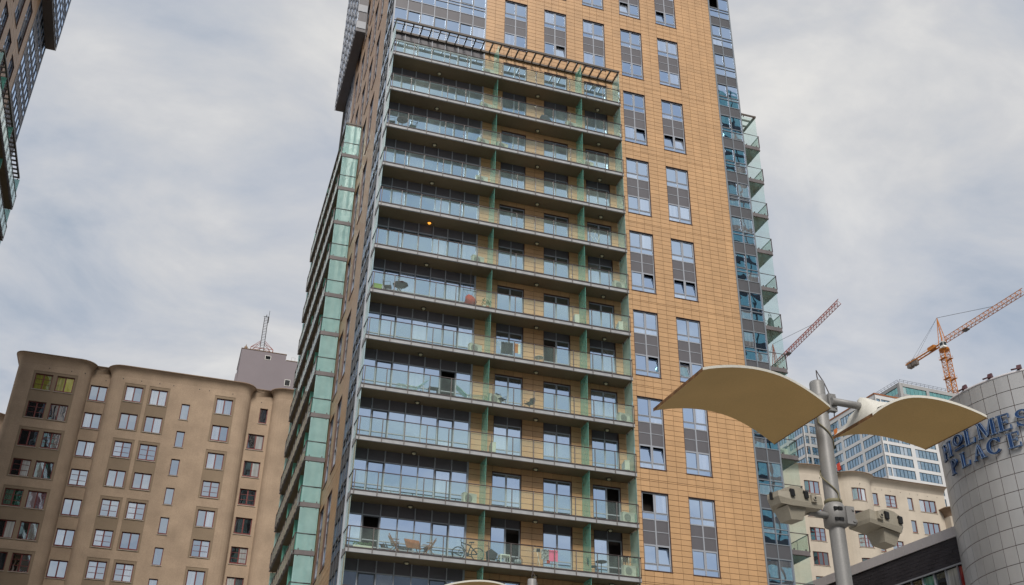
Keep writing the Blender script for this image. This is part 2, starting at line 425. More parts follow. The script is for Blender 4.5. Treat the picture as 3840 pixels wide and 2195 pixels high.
M_LEAF = mat('leaf', (0.05, 0.09, 0.025), 0.7, 0.3, 4)
M_YELL = mat('yellow_poster', (0.62, 0.60, 0.05), 0.8)
M_PINKB = mat('pink_blind', (0.62, 0.36, 0.46), 0.8)
M_GREENC = mat('green_curtain', (0.02, 0.09, 0.05), 0.8)

# ------------------------------------------------------------------ ground
MB().box(-600, 600, -600, 700, -0.5, 0).build('ground', M_PAVE, kind='structure')
b = MB(); b.box(-600, 600, -28, -14, 0.004, 0.008); b.build('road', M_ASPH, kind='structure')
for _y in (-28.0, -13.7):
    MB().box(-600, 600, _y-0.3, _y, 0.0, 0.13).build('kerb', M_GREYC, kind='structure')

# ------------------------------------------------------------------ the terracotta towers
def S(k): return 50.035-3.0*k          # underside of balcony k (0 = topmost)
def TP(k): return 58.58-6.0*k          # head of two-storey window k
WW, WH = 1.70, 4.568
TF = Matrix(((1, 0, 0, 0), (0, -1, 0, 1.26), (0, 0, 1, 0), (0, 0, 0, 1)))
TL = Matrix(((0.0085, -1, 0, -0.05), (1, 0, 0, 1.26), (0, 0, 1, 0), (0, 0, 0, 1)))
TR = Matrix(((0, 1, 0, 26.42), (1, 0, 0, 1.26), (0, 0, 1, 0), (0, 0, 0, 1)))
MIRX = Matrix(((-1, 0, 0, -26.57), (0, 1, 0, 0), (0, 0, 1, 0), (0, 0, 0, 1)))
TT = MIRX @ TL
def rows(z0, z1):
    out = []
    for k in range(-6, 10):
        t = TP(k); z = t
        for h in [WH/14]*14+[0.333, 0.333, 0.10, 0.333, 0.333]:
            a, c = max(z-h, z0), min(z, z1)
            if c-a > 0.05: out.append((a, c, k))
            z -= h
    return out
HALF = ((0.06, 0.81), (0.89, 1.64))
def pair_mesh():
    b = MB()
    fr = (-0.17, -0.105)
    for u0, u1 in ((0, 0.055), (0.81, 0.89), (1.645, 1.70)): b.box(u0, u1, *fr, -WH, 0)
    for z, h in ((-0.05, 0.05), (-1.25, 0.06), (-1.625, 0.065), (-2.32, 0.04), (-3.115, 0.065), (-4.22, 0.06), (-WH, 0.05)):
        for u0, u1 in ((0.055, 0.81), (0.89, 1.645)): b.box(u0, u1, -0.165, -0.11, z, z+h)
    for u0, u1 in HALF:                      # the opening sashes' own frames
        for z0, z1 in ((-1.19, -0.05), (-4.16, -3.115)):
            b.box(u0, u0+0.04, -0.105, -0.085, z0, z1); b.box(u1-0.04, u1, -0.105, -0.085, z0, z1)
            b.box(u0+0.04, u1-0.04, -0.105, -0.085, z0, z0+0.04); b.box(u0+0.04, u1-0.04, -0.105, -0.085, z1-0.04, z1)
    b.box(-0.012, 0.012, -0.2, 0.006, -WH, 0, 1); b.box(WW-0.012, WW+0.012, -0.2, 0.006, -WH, 0, 1)
    b.box(0.012, WW-0.012, -0.2, 0.004, -0.012, 0.012, 1); b.box(-0.03, WW+0.03, -0.11, 0.035, -WH-0.03, -WH+0.012, 1)
    return b.mesh('window', [M_FRAME, M_REVEAL])
PAIR = pair_mesh()
def put_pair(parent, T, u0, k, opens=(), panes=True, pieces=None):
    M = T @ Matrix.Translation((u0, 0, TP(k)))
    w = add('window', PAIR, parent, M)
    for i, (a, c) in enumerate(HALF):
        for nm, z0, z1 in (('u', -1.19, -0.05), ('ul', -1.56, -1.25), ('l', -4.16, -3.115), ('ll', -4.52, -4.22)):
            tag_ = nm+str(i)
            if tag_+'x' in opens: continue
            dims = (c-a, 0.012, z1-z0)
            if tag_ in opens:
                mm = M @ Matrix.Translation((a, -0.13, z0)) @ Matrix.Rotation(R(9), 4, 'X')
            else:
                mm = M @ Matrix.Translation((a, -0.14, z0))
            if panes: add('pane', box_mesh('pane', *dims, M_WGLASS), w, mm)
            else: pieces.append((mm, dims, M_WGLASS))
        for z0, z1 in ((-2.28, -1.625), (-3.05, -2.32)):
            mm = M @ Matrix.Translation((a-0.005, -0.15, z0)); dims = (c-a+0.01, 0.02, z1-z0)
            if panes: add('spandrel_panel', box_mesh('spandrel_panel', *dims, M_SPAN), w, mm)
            else: pieces.append((mm, dims, M_SPAN))
def flush(pieces, parent, names):
    for m in {p[2].name for p in pieces}:
        b = MB()
        for M, d, mt in pieces:
            if mt.name == m:
                b.T = M; b.flip = M.determinant() < 0; b.box(0, d[0], 0, d[1], 0, d[2])
        b.T = None
        b.build(names[m], bpy.data.materials[m], parent, kind='stuff')
def door_mesh(low):
    """two glazed leaves; on lower storeys grey panels close the gap up to the slab"""
    b = MB(); top = 2.53 if not low else 2.46; z0 = 0.14
    for u0, u1 in ((0, 0.06), (0.80, 0.90), (1.64, 1.70)): b.box(u0, u1, -0.17, -0.10, z0, top)
    for z, h in ((z0, 0.07), (0.55, 0.06), (0.90, 0.06), (top-0.06, 0.06)):
        for u0, u1 in ((0.06, 0.80), (0.90, 1.64)): b.box(u0, u1, -0.165, -0.105, z, z+h)
    b.box(-0.012, 0.012, -0.2, 0.006, z0, top, 1); b.box(WW-0.012, WW+0.012, -0.2, 0.006, z0, top, 1)
    if not low: b.box(0.012, WW-0.012, -0.2, 0.004, top-0.012, top+0.012, 1)
    else:
        b.box(0.83, 0.87, -0.16, -0.10, top, 2.95)
        b.box(-0.012, 0.012, -0.2, 0.006, top, 3.02, 1); b.box(WW-0.012, WW+0.012, -0.2, 0.006, top, 3.02, 1)
    return b.mesh('balcony_door', [M_FRAME, M_REVEAL])
DOOR = {False: door_mesh(False), True: door_mesh(True)}
def put_door(parent, T, u0, kb, open_leaf=None):
    low = kb % 2 == 1
    M = T @ Matrix.Translation((u0, 0, S(kb)))
    w = add('balcony_door', DOOR[low], parent, M)
    top = 2.47 if not low else 2.40
    for i, (a, c) in enumerate(((0.06, 0.80), (0.90, 1.64))):
        if open_leaf == i:
            continue
        for z0, z1 in ((0.21, 0.55), (0.61, 0.90), (0.96, top)):
            add('pane', box_mesh('pane', c-a, 0.012, z1-z0, M_WGLASS), w, M @ Matrix.Translation((a, -0.14, z0)))
        if low: pass
    if low:
        for a, c in ((0.012, 0.83), (0.87, 1.688)):
            add('spandrel_panel', box_mesh('spandrel_panel', c-a, 0.02, 0.56, M_SPAN), w, M @ Matrix.Translation((a, -0.14, 2.465)))
def curtain(parent, T, edges, ks, balcony_ks, dark_cols, door_cols, prefix, lo, hi, limit=300, opens=(), fm=None, smt=None):
    """glazed bay: mullions as one grid, each pane and grey panel a piece"""
    g = MB(T)
    z0, z1 = S(max(ks))+hi, S(min(ks))+3+hi
    for i, e in enumerate(edges):
        wd = 0.03 if 0 < i < len(edges)-1 else 0.05
        g.box(e-wd, e+wd, -0.06, 0.045, z0, z1)
    pp = Pieces(prefix+'_pane', parent, M_WGLASS, limit); sp = Pieces(prefix+'_panel', parent, smt or M_SPAN, limit)
    for k in ks:
        s = S(k)
        bal = k in balcony_ks
        top = 3+lo
        cuts = [hi, 0.58, 0.94, top] if bal else [hi, hi+0.66, hi+0.93, top]
        for i in range(len(edges)-1):
            a, c = edges[i]+0.035, edges[i+1]-0.035
            sp.add(T, a, c, -0.03, 0.0, s+top+0.03, s+3+hi-0.03)
            for z in cuts[:-1]: g.box(a, c, -0.05, 0.03, s+z-0.025, s+z+0.025)
            g.box(a, c, -0.05, 0.03, s+top-0.03, s+top+0.03)
            dk = (bal and i in door_cols) or (not bal and i in dark_cols)
            if dk:
                za = s+hi+0.025 if bal else s+cuts[2]+0.025
                zb = s+top-0.03
                g.box(a, a+0.055, -0.04, 0.035, za, zb, 1); g.box(c-0.055, c, -0.04, 0.035, za, zb, 1)
                g.box(a+0.055, c-0.055, -0.04, 0.035, zb-0.055, zb, 1); g.box(a+0.055, c-0.055, -0.04, 0.035, za, za+0.055, 1)
            for j in range(len(cuts)-1):
                if (k, i) in opens and (bal or j == len(cuts)-2): continue
                pp.add(T, a, c, -0.03, -0.015, s+cuts[j]+0.025, s+cuts[j+1]-0.028)
    pp.done(); sp.done()
    g.T = None
    g.build(prefix+'_mullions', [fm or M_FRAME, M_DFRAME], parent)
_slabs = {}
def slab_mesh(b0, b1, T_front):
    k = (round(b0, 2), round(b1, 2), T_front)
    if k not in _slabs:
        b = MB()
        b.box(b0+0.06, b1-0.06, 0.0, 1.19, -0.105, 0.10, 1)
        b.box(b0+0.06, b1-0.06, 0.0, 1.19, 0.10, 0.16, 2)
        b.box(b0, b1, 1.19, 1.25, -0.13, 0.10); b.box(b0, b1, 1.25, 1.30, -0.13, -0.105); b.box(b0, b1, 1.19, 1.285, 0.10, 0.15, 3)
        for u0, u1 in ((b0, b0+0.06), (b1-0.06, b1)): b.box(u0, u1, 0.0, 1.19, -0.13, 0.15)
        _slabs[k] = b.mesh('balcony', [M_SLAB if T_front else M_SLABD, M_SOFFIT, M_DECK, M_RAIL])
    return _slabs[k]
def lamp_mesh(lit):
    b = MB(); b.lathe([(0.15, 0.0), (0.155, -0.03), (0.13, -0.045)], 14)
    b.lathe([(0.115, -0.045), (0.105, -0.09), (0.07, -0.125), (0.02, -0.135)], 14, m=1)
    b.box(-0.14, 0.14, -0.014, 0.014, -0.142, -0.045)
    return b.mesh('ceiling_lamp', [M_LAMPRING, M_LIT if lit else M_LAMP])
LAMPM = lamp_mesh(False); LAMPLIT = lamp_mesh(True)
NPAN = 13
def balcony(parent, T, b0, b1, k, detail, screens=(), lamps=(), lit=None, smat=None):
    s = S(k)
    M = T @ Matrix.Translation((0, 0, s))
    o = add('balcony', slab_mesh(b0, b1, detail), parent, M)
    st = (b1-b0-0.26)/NPAN
    us = [b0+0.13+st*i for i in range(NPAN+1)]
    if detail:
        for i in range(NPAN):
            add('balustrade_panel', box_mesh('balustrade_panel', st-0.03, 0.012, 0.985, M_BGLASS), o, M @ Matrix.Translation((us[i]+0.015, 1.272, 0.16)))
        for u in us:
            add('post', box_mesh('post', 0.046, 0.03, 1.31, M_POST), o, M @ Matrix.Translation((u-0.023, 1.302, -0.14)))
    else:
        g = MB()
        for i in range(NPAN): g.box(us[i]+0.015, us[i+1]-0.015, 1.272, 1.284, 0.16, 1.145)
        add('balustrade', g.mesh('balustrade', M_BGLASS), o, M, kind='stuff')
        g = MB()
        for u in us: g.box(u-0.016, u+0.016, 1.302, 1.332, -0.14, 1.17)
        add('balustrade_posts', g.mesh('balustrade_posts', M_POST), o, M, kind='stuff')
    g = MB()
    g.path([(b0+0.02, 0.05, 1.185), (b0+0.02, 1.295, 1.185), (b1-0.02, 1.295, 1.185), (b1-0.02, 0.05, 1.185)], 0.030, 6)
    g.tube((b0+0.02, 1.28, 0.15), (b0+0.02, 1.28, 1.18), 0.02, 6); g.tube((b1-0.02, 1.28, 0.15), (b1-0.02, 1.28, 1.18), 0.02, 6)
    add('handrail', g.mesh('handrail', M_RAIL), o, M)
    for u in (b0+0.03, b1-0.045):
        add('privacy_screen', box_mesh('privacy_screen', 0.016, 1.16, 2.66, smat or M_FROST), o, M @ Matrix.Translation((u, 0.04, 0.17)))
        c = MB()
        for n in (0.22, 1.02):
            c.box(u-0.03, u+0.046, n-0.03, n+0.03, 0.15, 0.26); c.box(u-0.02, u+0.036, n-0.025, n+0.025, 2.78, 2.89)
        add('screen_clamp', c.mesh('screen_clamp', M_RAIL), o, M)
    for u in screens:
        add('privacy_screen', box_mesh('privacy_screen', 0.016, 1.14, 2.71, M_DIVIDER), o, M @ Matrix.Translation((u, 0.03, 0.165)))
    for i, u in enumerate(lamps):
        add('ceiling_lamp', LAMPLIT if lit == i else LAMPM, o, M @ Matrix.Translation((u, 0.36, -0.105)))
    return o
def pergola(parent, T, b0, b1, n=26):
    z = S(0)+2.93
    g = MB(T)
    g.box(b0, b1, 1.13, 1.26, z, z+0.15); g.box(b0, b1, 0.03, 0.15, z, z+0.15)
    g.box(b0, b0+0.08, 0.15, 1.13, z+0.01, z+0.14); g.box(b1-0.08, b1, 0.15, 1.13, z+0.01, z+0.14)
    g.T = None
    o = g.build('pergola_frame', M_PERG, parent)
    for i in range(1, n):
        u = b0+(b1-b0)*i/n
        add('pergola_slat', box_mesh('pergola_slat', 0.085, 0.98, 0.13, M_PERG), o, T @ Matrix.Translation((u-0.0425, 0.15, z+0.01)))
ALLK = list(range(-8, 15))
def tile_face(parent, T, strips, cols, z0, z1, bz, tiles, door_cols):
    """tiled cladding around window columns. cols: (u0, behind balconies?)"""
    bk = MB(T)
    for u0, u1, n in strips:
        bk.box(u0, u1, -0.22, -0.028, z0, z1)
    for u0, inbal in cols:
        for k in range(-6, 10):
            hi = TP(k)-WH; lo_ = TP(k+1)
            if inbal:
                # lower storey of pair k stands on balcony 2k-1
                fl = S(2*k-1)+0.13
                if TP(k) < bz: hi = fl
            a, c = max(lo_, z0), min(hi, z1)
            if c-a > 0.02: bk.box(u0, u0+WW, -0.22, -0.028, a, c)
    bk.T = None
    bk.build('cladding_backing', M_JOINT, parent)
    g = 0.0125
    for za, zb, k in rows(z0, z1):
        for u0, u1, n in strips:
            w = (u1-u0)/n
            for i in range(n):
                tiles.add(T, u0+w*i+g*0.7, u0+w*(i+1)-g*0.7, -0.03, 0.0, za+g, zb-g)
        for u0, inbal in cols:
            for kk in range(-6, 10):
                hi = TP(kk)-WH-0.03; lo_ = TP(kk+1)+0.012
                if inbal and TP(kk) < bz: hi = S(2*kk-1)+0.13
                a, c = max(lo_, za), min(hi, zb)
                if c-a > 0.06:
                    w = WW/3
                    for i in range(3):
                        tiles.add(T, u0+w*i+g*0.7, u0+w*(i+1)-g*0.7, -0.03, 0.0, a+g, c-g)

tower = thing('apartment_tower', 'tall terracotta tiled apartment tower with rows of green glass balconies', 'tower', (13.2, 14.5, 0), group='terracotta apartment towers')
b = MB(); b.box(0.75, 25.7, 1.95, 28.0, 0.0, 90); b.box(0.1, 26.2, 27.2, 28.6, 0, 90); b.box(25.6, 26.3, 1.6, 28.5, 0, 90)
b.build('building_core', M_DARK, tower)
TILES = Pieces('facade_tile', tower, M_TILE, 300)
EDG = [-0.02, 0.9, 1.86, 2.79, 3.71, 4.63, 5.58, 6.5]
FC = [7.92, 10.92, 13.915, 16.907, 19.902]
fstrips = [(6.53, FC[0], 2)]+[(FC[i]+WW, FC[i+1], 2) for i in range(4)]+[(FC[4]+WW, 24.6, 5)]
tile_face(tower, TF, fstrips, [(c, i < 3) for i, c in enumerate(FC)], 8.0, 72.0, 53.0, TILES, ())
OP = {(3, -1): ('l0',), (4, -1): ('l0',), (1, 0): ('l1',), (3, 1): ('l1',), (4, 1): ('l0', 'l1'), (3, 3): ('l1',), (4, 3): ('l0', 'l1'), (3, 4): ('l1',), (4, 4): ('l0',), (3, 5): ('l0', 'l1'), (3, 6): ('u0x', 'l1')}
for i, c in enumerate(FC):
    for k in range(-2, 8):
        if i < 3 and k > 0: continue
        put_pair(tower, TF, c, k, OP.get((i, k), ()))
OPD = {(0, 11): 1, (2, 11): 1, (2, 10): 1, (1, 7): 0}
for i in range(3):
    for kb in range(0, 14):
        put_door(tower, TF, FC[i], kb, OPD.get((i, kb)))
curtain(tower, TF, EDG, ALLK, range(0, 15), (1, 3, 5), (1, 5), 'curtain_wall', -0.75, 0.20, opens={(8, 5), (11, 1)})
curtain(tower, TF, [24.62, 25.47, 26.36], ALLK, (), (0,), (), 'corner_bay', -0.55, 0.32, opens={(-4, 0)}, fm=M_FRAMED, smt=M_SPAND)
for k in range(0, 14):
    balcony(tower, TF, 0.0, 16.12, k, True, (7.21, 13.23), (3.35, 10.33, 14.74), lit=0 if k == 4 else None)
pergola(tower, TF, 0.0, 16.12)
for u in (10.33, 14.74):
    add('wall_lamp', LAMPM, tower, TF @ Matrix.Translation((u, 0.0, S(0)+2.35)) @ Matrix.Rotation(R(-90), 4, 'X'))
# the face turned to the narrow gap between the towers, and its mirror image on the second tower
LC = [5.85, 8.85, 11.85, 14.85, 17.85]
lstrips = [(2.95, LC[0], 5)]+[(LC[i]+WW, LC[i+1], 2) for i in range(4)]+[(LC[4]+WW, 20.9, 2)]
LEDG = [20.9+0.928*i for i in range(8)]
def side_face(parent, T, tiles, full):
    z0 = 8.0 if full else 36.0
    tile_face(parent, T, lstrips, [(c, i > 1) for i, c in enumerate(LC)], z0, 86.0, 53.0, tiles, ())
    pcs = []
    for i, c in enumerate(LC):
        for k in range(-4, 8):
            if TP(k) < z0 or (i > 1 and k > 0): continue
            put_pair(parent, T, c, k, (('l1',) if (i*7+k*3) % 5 == 0 else ()), False, pcs)
    flush(pcs, parent, {M_WGLASS.name: 'window_glazing', M_SPAN.name: 'window_spandrels'})
    for i in (2, 3, 4):
        for kb in range(0, 13):
            if S(kb) < z0: continue
            g = MB(T); g.box(LC[i], LC[i]+WW, -0.15, -0.13, S(kb)+0.15, S(kb)+2.55); g.T = None
            g.build('balcony_door', M_WGLASS, parent)
    ks = [k for k in range(-12, 15) if S(k) > z0]
    curtain(parent, T, LEDG, ks, range(0, 15), (2, 5), (1, 5), 'glass_bay', -0.55, 0.32, 120)
    if full: curtain(parent, T, [0.06, 0.98, 1.95, 2.92], ks, (), (1,), (), 'side_strip', -0.55, 0.32, 120, fm=M_DFRAME, smt=M_SPAND)
    for k in range(0, 13):
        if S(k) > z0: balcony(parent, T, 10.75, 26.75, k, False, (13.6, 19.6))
    pergola(parent, T, 10.75, 26.75)
    # glazed box that overhangs the upper storeys
    z = 67.3; u0, u1, nb = 15.9, 27.2, 0.88
    g = MB(T); g.box(u0, u1, 0.06, nb-0.02, z, z+0.35); g.box(u0, u0+0.2, 0.06, nb-0.02, z+0.35, 87); g.box(u1-0.2, u1, 0.06, nb-0.02, z+0.35, 87); g.T = None
    g.build('overhanging_box', M_SPAN if full else M_PERG, parent)
    g = MB(T)
    e = [u0+(u1-u0)*i/11 for i in range(12)]
    for x in e: g.box(x-0.03, x+0.03, nb, nb+0.05, z, 87)
    for k in range(6): 
        for d in (0.0, 0.55, 0.9, 2.1): g.box(u0, u1, nb+0.002, nb+0.045, z+0.35+3*k+d-0.03, z+0.35+3*k+d+0.03)
    for d in (0.35, 2.3): g.box(u0-0.05, u0, 0.1, nb, z+d, z+d+0.8)
    g.T = None
    g.build('box_mullions', M_FRAME, parent)
    pp = Pieces('box_pane', parent, M_WGLASS, 60)
    for i in range(11):
        for k in range(6): pp.add(T, e[i]+0.03, e[i+1]-0.03, nb-0.015, nb-0.005, z+0.38+3*k, z+0.32+3*k+3)
    pp.done()
side_face(tower, TL, TILES, True)
# right side: balconies that stick out past the corner
g = MB(TR); g.box(0.1, 27, -0.2, -0.02, 8, 86); g.T = None
g.build('side_wall', M_TILE, tower)
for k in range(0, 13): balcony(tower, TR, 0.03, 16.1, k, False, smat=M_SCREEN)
pergola(tower, TR, 0.03, 16.1)
TILES.done()

twin = thing('apartment_tower', 'matching terracotta tower of which only a glazed corner enters the frame top left', 'tower', (-39.8, 14.5, 0), group='terracotta apartment towers')
b = MB(); b.box(-52, -27.6, 1.95, 28.0, 0.0, 90); b.box(-52.5, -26.9, 27.2, 28.5, 0, 90); b.box(-52.6, -26.8, 1.3, 2.2, 0, 90)
b.build('building_core', M_DARK, twin)
TT_TILES = Pieces('facade_tile', twin, M_TILE, 200)
side_face(twin, TT, TT_TILES, False)
TT_TILES.done()

# ------------------------------------------------------------------ rendered apartment houses with rounded bays
def arc(cx, cy, r, a0, a1, n):
    return [(cx+r*math.cos(R(a0+(a1-a0)*i/n)), cy+r*math.sin(R(a0+(a1-a0)*i/n))) for i in range(n+1)]
def wall_mesh(prof, zs, hole, depth, mats, back=True):
    """wall over a plan profile, left to right as seen from outside; hole(xm, ym, zm) -> True leaves the cell open and builds its reveal"""
    b = MB()
    n = len(prof); zs = sorted(set(round(z, 4) for z in zs))
    cell = {}
    for i in range(n-1):
        (x0, y0), (x1, y1) = prof[i], prof[i+1]
        for j in range(len(zs)-1):
            cell[i, j] = hole((x0+x1)/2, (y0+y1)/2, (zs[j]+zs[j+1])/2)
    for i in range(n-1):
        (x0, y0), (x1, y1) = prof[i], prof[i+1]
        j = 0
        while j < len(zs)-1:
            if cell[i, j]:
                j += 1; continue
            k = j
            while k+1 < len(zs)-1 and not cell[i, k+1]: k += 1
            q = b.pts([(x0, y0, zs[j]), (x1, y1, zs[j]), (x1, y1, zs[k+1]), (x0, y0, zs[k+1])]); b.face([q, q+1, q+2, q+3])
            j = k+1
        L = math.hypot(x1-x0, y1-y0) or 1
        nx, ny = -(y1-y0)/L*depth, (x1-x0)/L*depth
        for j in range(len(zs)-1):
            if not cell[i, j]: continue
            for (xa, ya, ii) in ((x0, y0, i-1), (x1, y1, i+1)):
                if not cell.get((ii, j), False):
                    q = b.pts([(xa, ya, zs[j]), (xa+nx, ya+ny, zs[j]), (xa+nx, ya+ny, zs[j+1]), (xa, ya, zs[j+1])]); b.face([q, q+1, q+2, q+3])
            for (z, jj) in ((zs[j], j-1), (zs[j+1], j+1)):
                if not cell.get((i, jj), False):
                    q = b.pts([(x0, y0, z), (x1, y1, z), (x1+nx, y1+ny, z), (x0+nx, y0+ny, z)]); b.face([q, q+1, q+2, q+3])
    return b
def cornice_mesh(prof, prof_z):
    """sweep a (offset, z) section along a plan profile"""
    b = MB(); n = len(prof); nor = []
    for i in range(n):
        x0, y0 = prof[max(i-1, 0)]; x1, y1 = prof[min(i+1, n-1)]
        L = math.hypot(x1-x0, y1-y0) or 1
        nor.append(((y1-y0)/L, -(x1-x0)/L))
    rings = [b.pts([(prof[i][0]+nor[i][0]*o, prof[i][1]+nor[i][1]*o, z) for o, z in prof_z]) for i in range(n)]
    for i in range(n-1):
        for k in range(len(prof_z)-1):
            b.face([rings[i]+k, rings[i+1]+k, rings[i+1]+k+1, rings[i]+k+1], 0, True)
    return b
_wins = {}
def wood_window(w, h, bars, thick, lights=2):
    k = (w, h, bars, thick, lights)
    if k not in _wins:
        b = MB(); f = 0.095 if w > 0.9 else 0.08; bt = 0.19 if thick else 0.10
        b.box(0, f, 0, 0.06, 0, h); b.box(w-f, w, 0, 0.06, 0, h); b.box(f, w-f, 0, 0.06, h-f, h); b.box(f, w-f, 0, 0.06, 0, bt)
        pw = (w-2*f)/lights
        for i in range(1, lights): b.box(f+pw*i-0.065, f+pw*i+0.065, -0.012, 0.055, bt, h-f)
        if bars:
            for i in range(lights):
                for q in (0.36, 0.68):
                    b.box(f+pw*i+0.05, f+pw*(i+1)-0.05, 0.005, 0.045, h*q-0.022, h*q+0.022)
        panes = [(f+pw*i+(0.05 if i else 0), f+pw*(i+1)-(0.05 if i < lights-1 else 0), bt, h-f) for i in range(lights)]
        _wins[k] = (b.mesh('window', M_WOOD), panes)
    return _wins[k]
def put_window(parent, x, y, z, w, h, bars=False, thick=False, lights=2, glass=None, rz=0.0, depth=0.14, sill=True):
    """x, y, z: lower left corner on the wall plane"""
    me, panes = wood_window(w, h, bars, thick, lights)
    M = Matrix.Translation((x, y, z)) @ Matrix.Rotation(rz, 4, 'Z')
    o = add('window', me, parent, M @ Matrix.Translation((0, depth, 0)))
    for a, c, z0, z1 in panes:
        add('pane', box_mesh('pane', c-a, 0.01, z1-z0, glass or M_OGLASS), o, M @ Matrix.Translation((a, depth+0.025, z0)))
    if sill: add('sill', box_mesh('sill', w+0.14, 0.18, 0.05, M_SILL), o, M @ Matrix.Translation((-0.07, -0.07, -0.055)))
    return o
def plane_wall(xa, xb, y, za, zb, rects, depth, mat_, parent, name):
    xs = sorted({xa, xb, *[v for r in rects for v in r[:2] if xa < v < xb]}); zs = [za, zb]+[v for r in rects for v in r[2:] if za < v < zb]
    hole = lambda x, yy, z: any(r[0] < x < r[1] and r[2] < z < r[3] for r in rects)
    return wall_mesh([(x, y) for x in xs], zs, hole, depth, mat_).build(name, mat_, parent)
G_YEL = glass_mat('glass_yellow_poster', (0.8, 0.9, 0.9), (0.62, 0.60, 0.10), 0.30, curtains=0.0)
G_PINK = glass_mat('glass_pink_blind', (0.8, 0.85, 0.95), (0.55, 0.30, 0.40), 0.45, curtains=0.0)
G_GREEN = glass_mat('glass_green_curtain', (0.7, 0.85, 0.85), (0.02, 0.12, 0.06), 0.25, curtains=0.0)
G_DARK = glass_mat('glass_dim_room', (0.7, 0.8, 0.85), (0.03, 0.03, 0.035), 0.20, curtains=0.35)

tan = thing('apartment_house', 'brown rendered apartment house with rounded bays, flared cornice and red window frames', 'house', (-12, 58, 0))
YF, YR = 53.9, 55.0
WB = [-24.40, -22.345]; WA = [-15.70]; WA2 = [-13.27]; WE = [-6.68]; WNn = [-10.05]; WC = [-19.19]; WR = [-2.92]; WG = [1.1, 3.2, 7.5]
wz = [47.21-3*f for f in range(10)]
H_ = 1.72; W_ = 1.66
prof = [(-26.2, 71.0), (-26.2, 55.6)]+arc(-25.75, 54.35, 0.45, 180, 270, 6)+[(-20.4, YF)]+[(-20.4+1.1*math.sin(R(a)), YF+1.1*(1-math.cos(R(a)))) for a in (15, 30, 45, 60, 75, 90)]+[(-19.3+0.1, YR+0.05)]
prof = [(x, y) for x, y in prof]
def concave(x0, x1, y0, y1):
    return [(x0, y0), (x1, y1)]
prof += [(-17.50, YR+0.05), (-17.45, YR)]+[(-16.35-1.1*math.cos(R(a)), YR-1.1*math.sin(R(a))) for a in (15, 30, 45, 60, 75, 90)]
prof += [(-4.3, YF)]+[(-4.3+1.1*math.sin(R(a)), YF+1.1*(1-math.cos(R(a)))) for a in (15, 30, 45, 60, 75, 90)]+[(-3.12, YR+0.05), (-0.95, YR+0.05), (-0.9, YR)]
prof += [(0.2-1.1*math.cos(R(a)), YR-1.1*math.sin(R(a))) for a in (15, 30, 45, 60, 75, 90)]+[(16, YF), (16.4, 56), (16.4, 71)]
holes = []; panels = []
for f in range(0, 10, 2):
    zt, zb = 47.49-3*f, 42.31-3*f
    for xa, xb in ((-24.61, -20.43), (-15.91, -13.82), (-13.48, -11.40), (-6.90, -4.78)):
        panels.append((xa, xb, zb, zt)); holes.append((xa, xb, zb, zt, YF))
for f in range(10):
    z = wz[f]
    holes.append((WNn[0], WNn[0]+0.84, z-1.18-H_, z-1.18, YF))
    holes.append((WC[0], WC[0]+W_, z-H_, z, YR+0.05))
    if f: holes.append((WR[0], WR[0]+W_, z-H_, z, YR+0.05))
    else: holes.append((WR[0]+0.83, WR[0]+W_, z-H_, z, YR+0.05))
    for g_ in WG: holes.append((g_, g_+W_, z-H_, z, YF))
def add_breaks(prof, holes):
    out = [prof[0]]
    for (x0, y0), (x1, y1) in zip(prof, prof[1:]):
        if abs(y1-y0) < 1e-6 and x1 > x0:
            for x in sorted({v for h in holes for v in h[:2] if x0+1e-4 < v < x1-1e-4 and abs(h[4]-y0) < 0.02}): out.append((x, y0))
        out.append((x1, y1))
    return out
pf = add_breaks(prof, holes)
zs = [0, 48.15]+[v for h in holes for v in h[2:4]]
hole = lambda x, y, z: any(h[0] < x < h[1] and h[2] < z < h[3] and abs(h[4]-y) < 0.02 for h in holes)
wall_mesh(pf, [z for z in zs if z > 0 or z == 0], hole, 0.03, None).build('wall', M_TAN, tan)
SEC = [(0.0, 48.15), (0.03, 48.42), (0.11, 48.70), (0.25, 48.93), (0.43, 49.08)]
CAP = [(0.43, 49.08), (0.47, 49.09), (0.47, 49.20), (0.0, 49.27), (-3.0, 49.30)]
cornice_mesh(prof, SEC).build('cornice', M_TAN, tan)
cornice_mesh(prof, CAP).build('cornice_cap', M_CORN, tan)
for xa, xb, zb, zt in panels:
    rr = []
    for x in (WB if xb < -20 else WA if xb < -13.8 and xa < -15 else WA2 if xb < -11 else WE):
        for d in (0, 1):
            t = zt-0.28-3*d
            rr.append((x, x+W_, t-H_, t))
    plane_wall(xa, xb, YF+0.03, zb, zt, rr, 0.22, M_TAND, tan, 'render_panel')
rnd = random.Random(3)
spec = {('B', 0): G_YEL, ('B2', 0): G_YEL, ('B2', 4): G_PINK, ('B', 4): G_GREEN, ('B', 1): G_DARK, ('B', 2): G_DARK, ('B', 3): G_DARK, ('B', 5): G_DARK}
for nm, x, y, fs, dz, w, l in (('B', WB[0], YF+0.03, 10, 0, W_, 2), ('B2', WB[1], YF+0.03, 10, 0, W_, 2), ('C', WC[0], YR+0.05, 10, 0, W_, 2), ('A', WA[0], YF+0.03, 10, 0, W_, 2), ('A2', WA2[0], YF+0.03, 10, 0, W_, 2), ('N', WNn[0], YF, 10, 1.18, 0.84, 1), ('E', WE[0], YF+0.03, 10, 0, W_, 2), ('R', WR[0], YR+0.05, 10, 0, W_, 2)):
    for f in range(fs):
        z = wz[f]-dz-H_
        if nm == 'R' and f == 0: put_window(tan, x+0.83, y, z, W_-0.83, H_, False, True, 1, G_DARK)
        else: put_window(tan, x, y, z, w, H_, rnd.random() < (0.5 if l == 2 else 0.2), rnd.random() < 0.4 or nm in 'CR', l, G_DARK if nm == 'R' else spec.get((nm, f)))
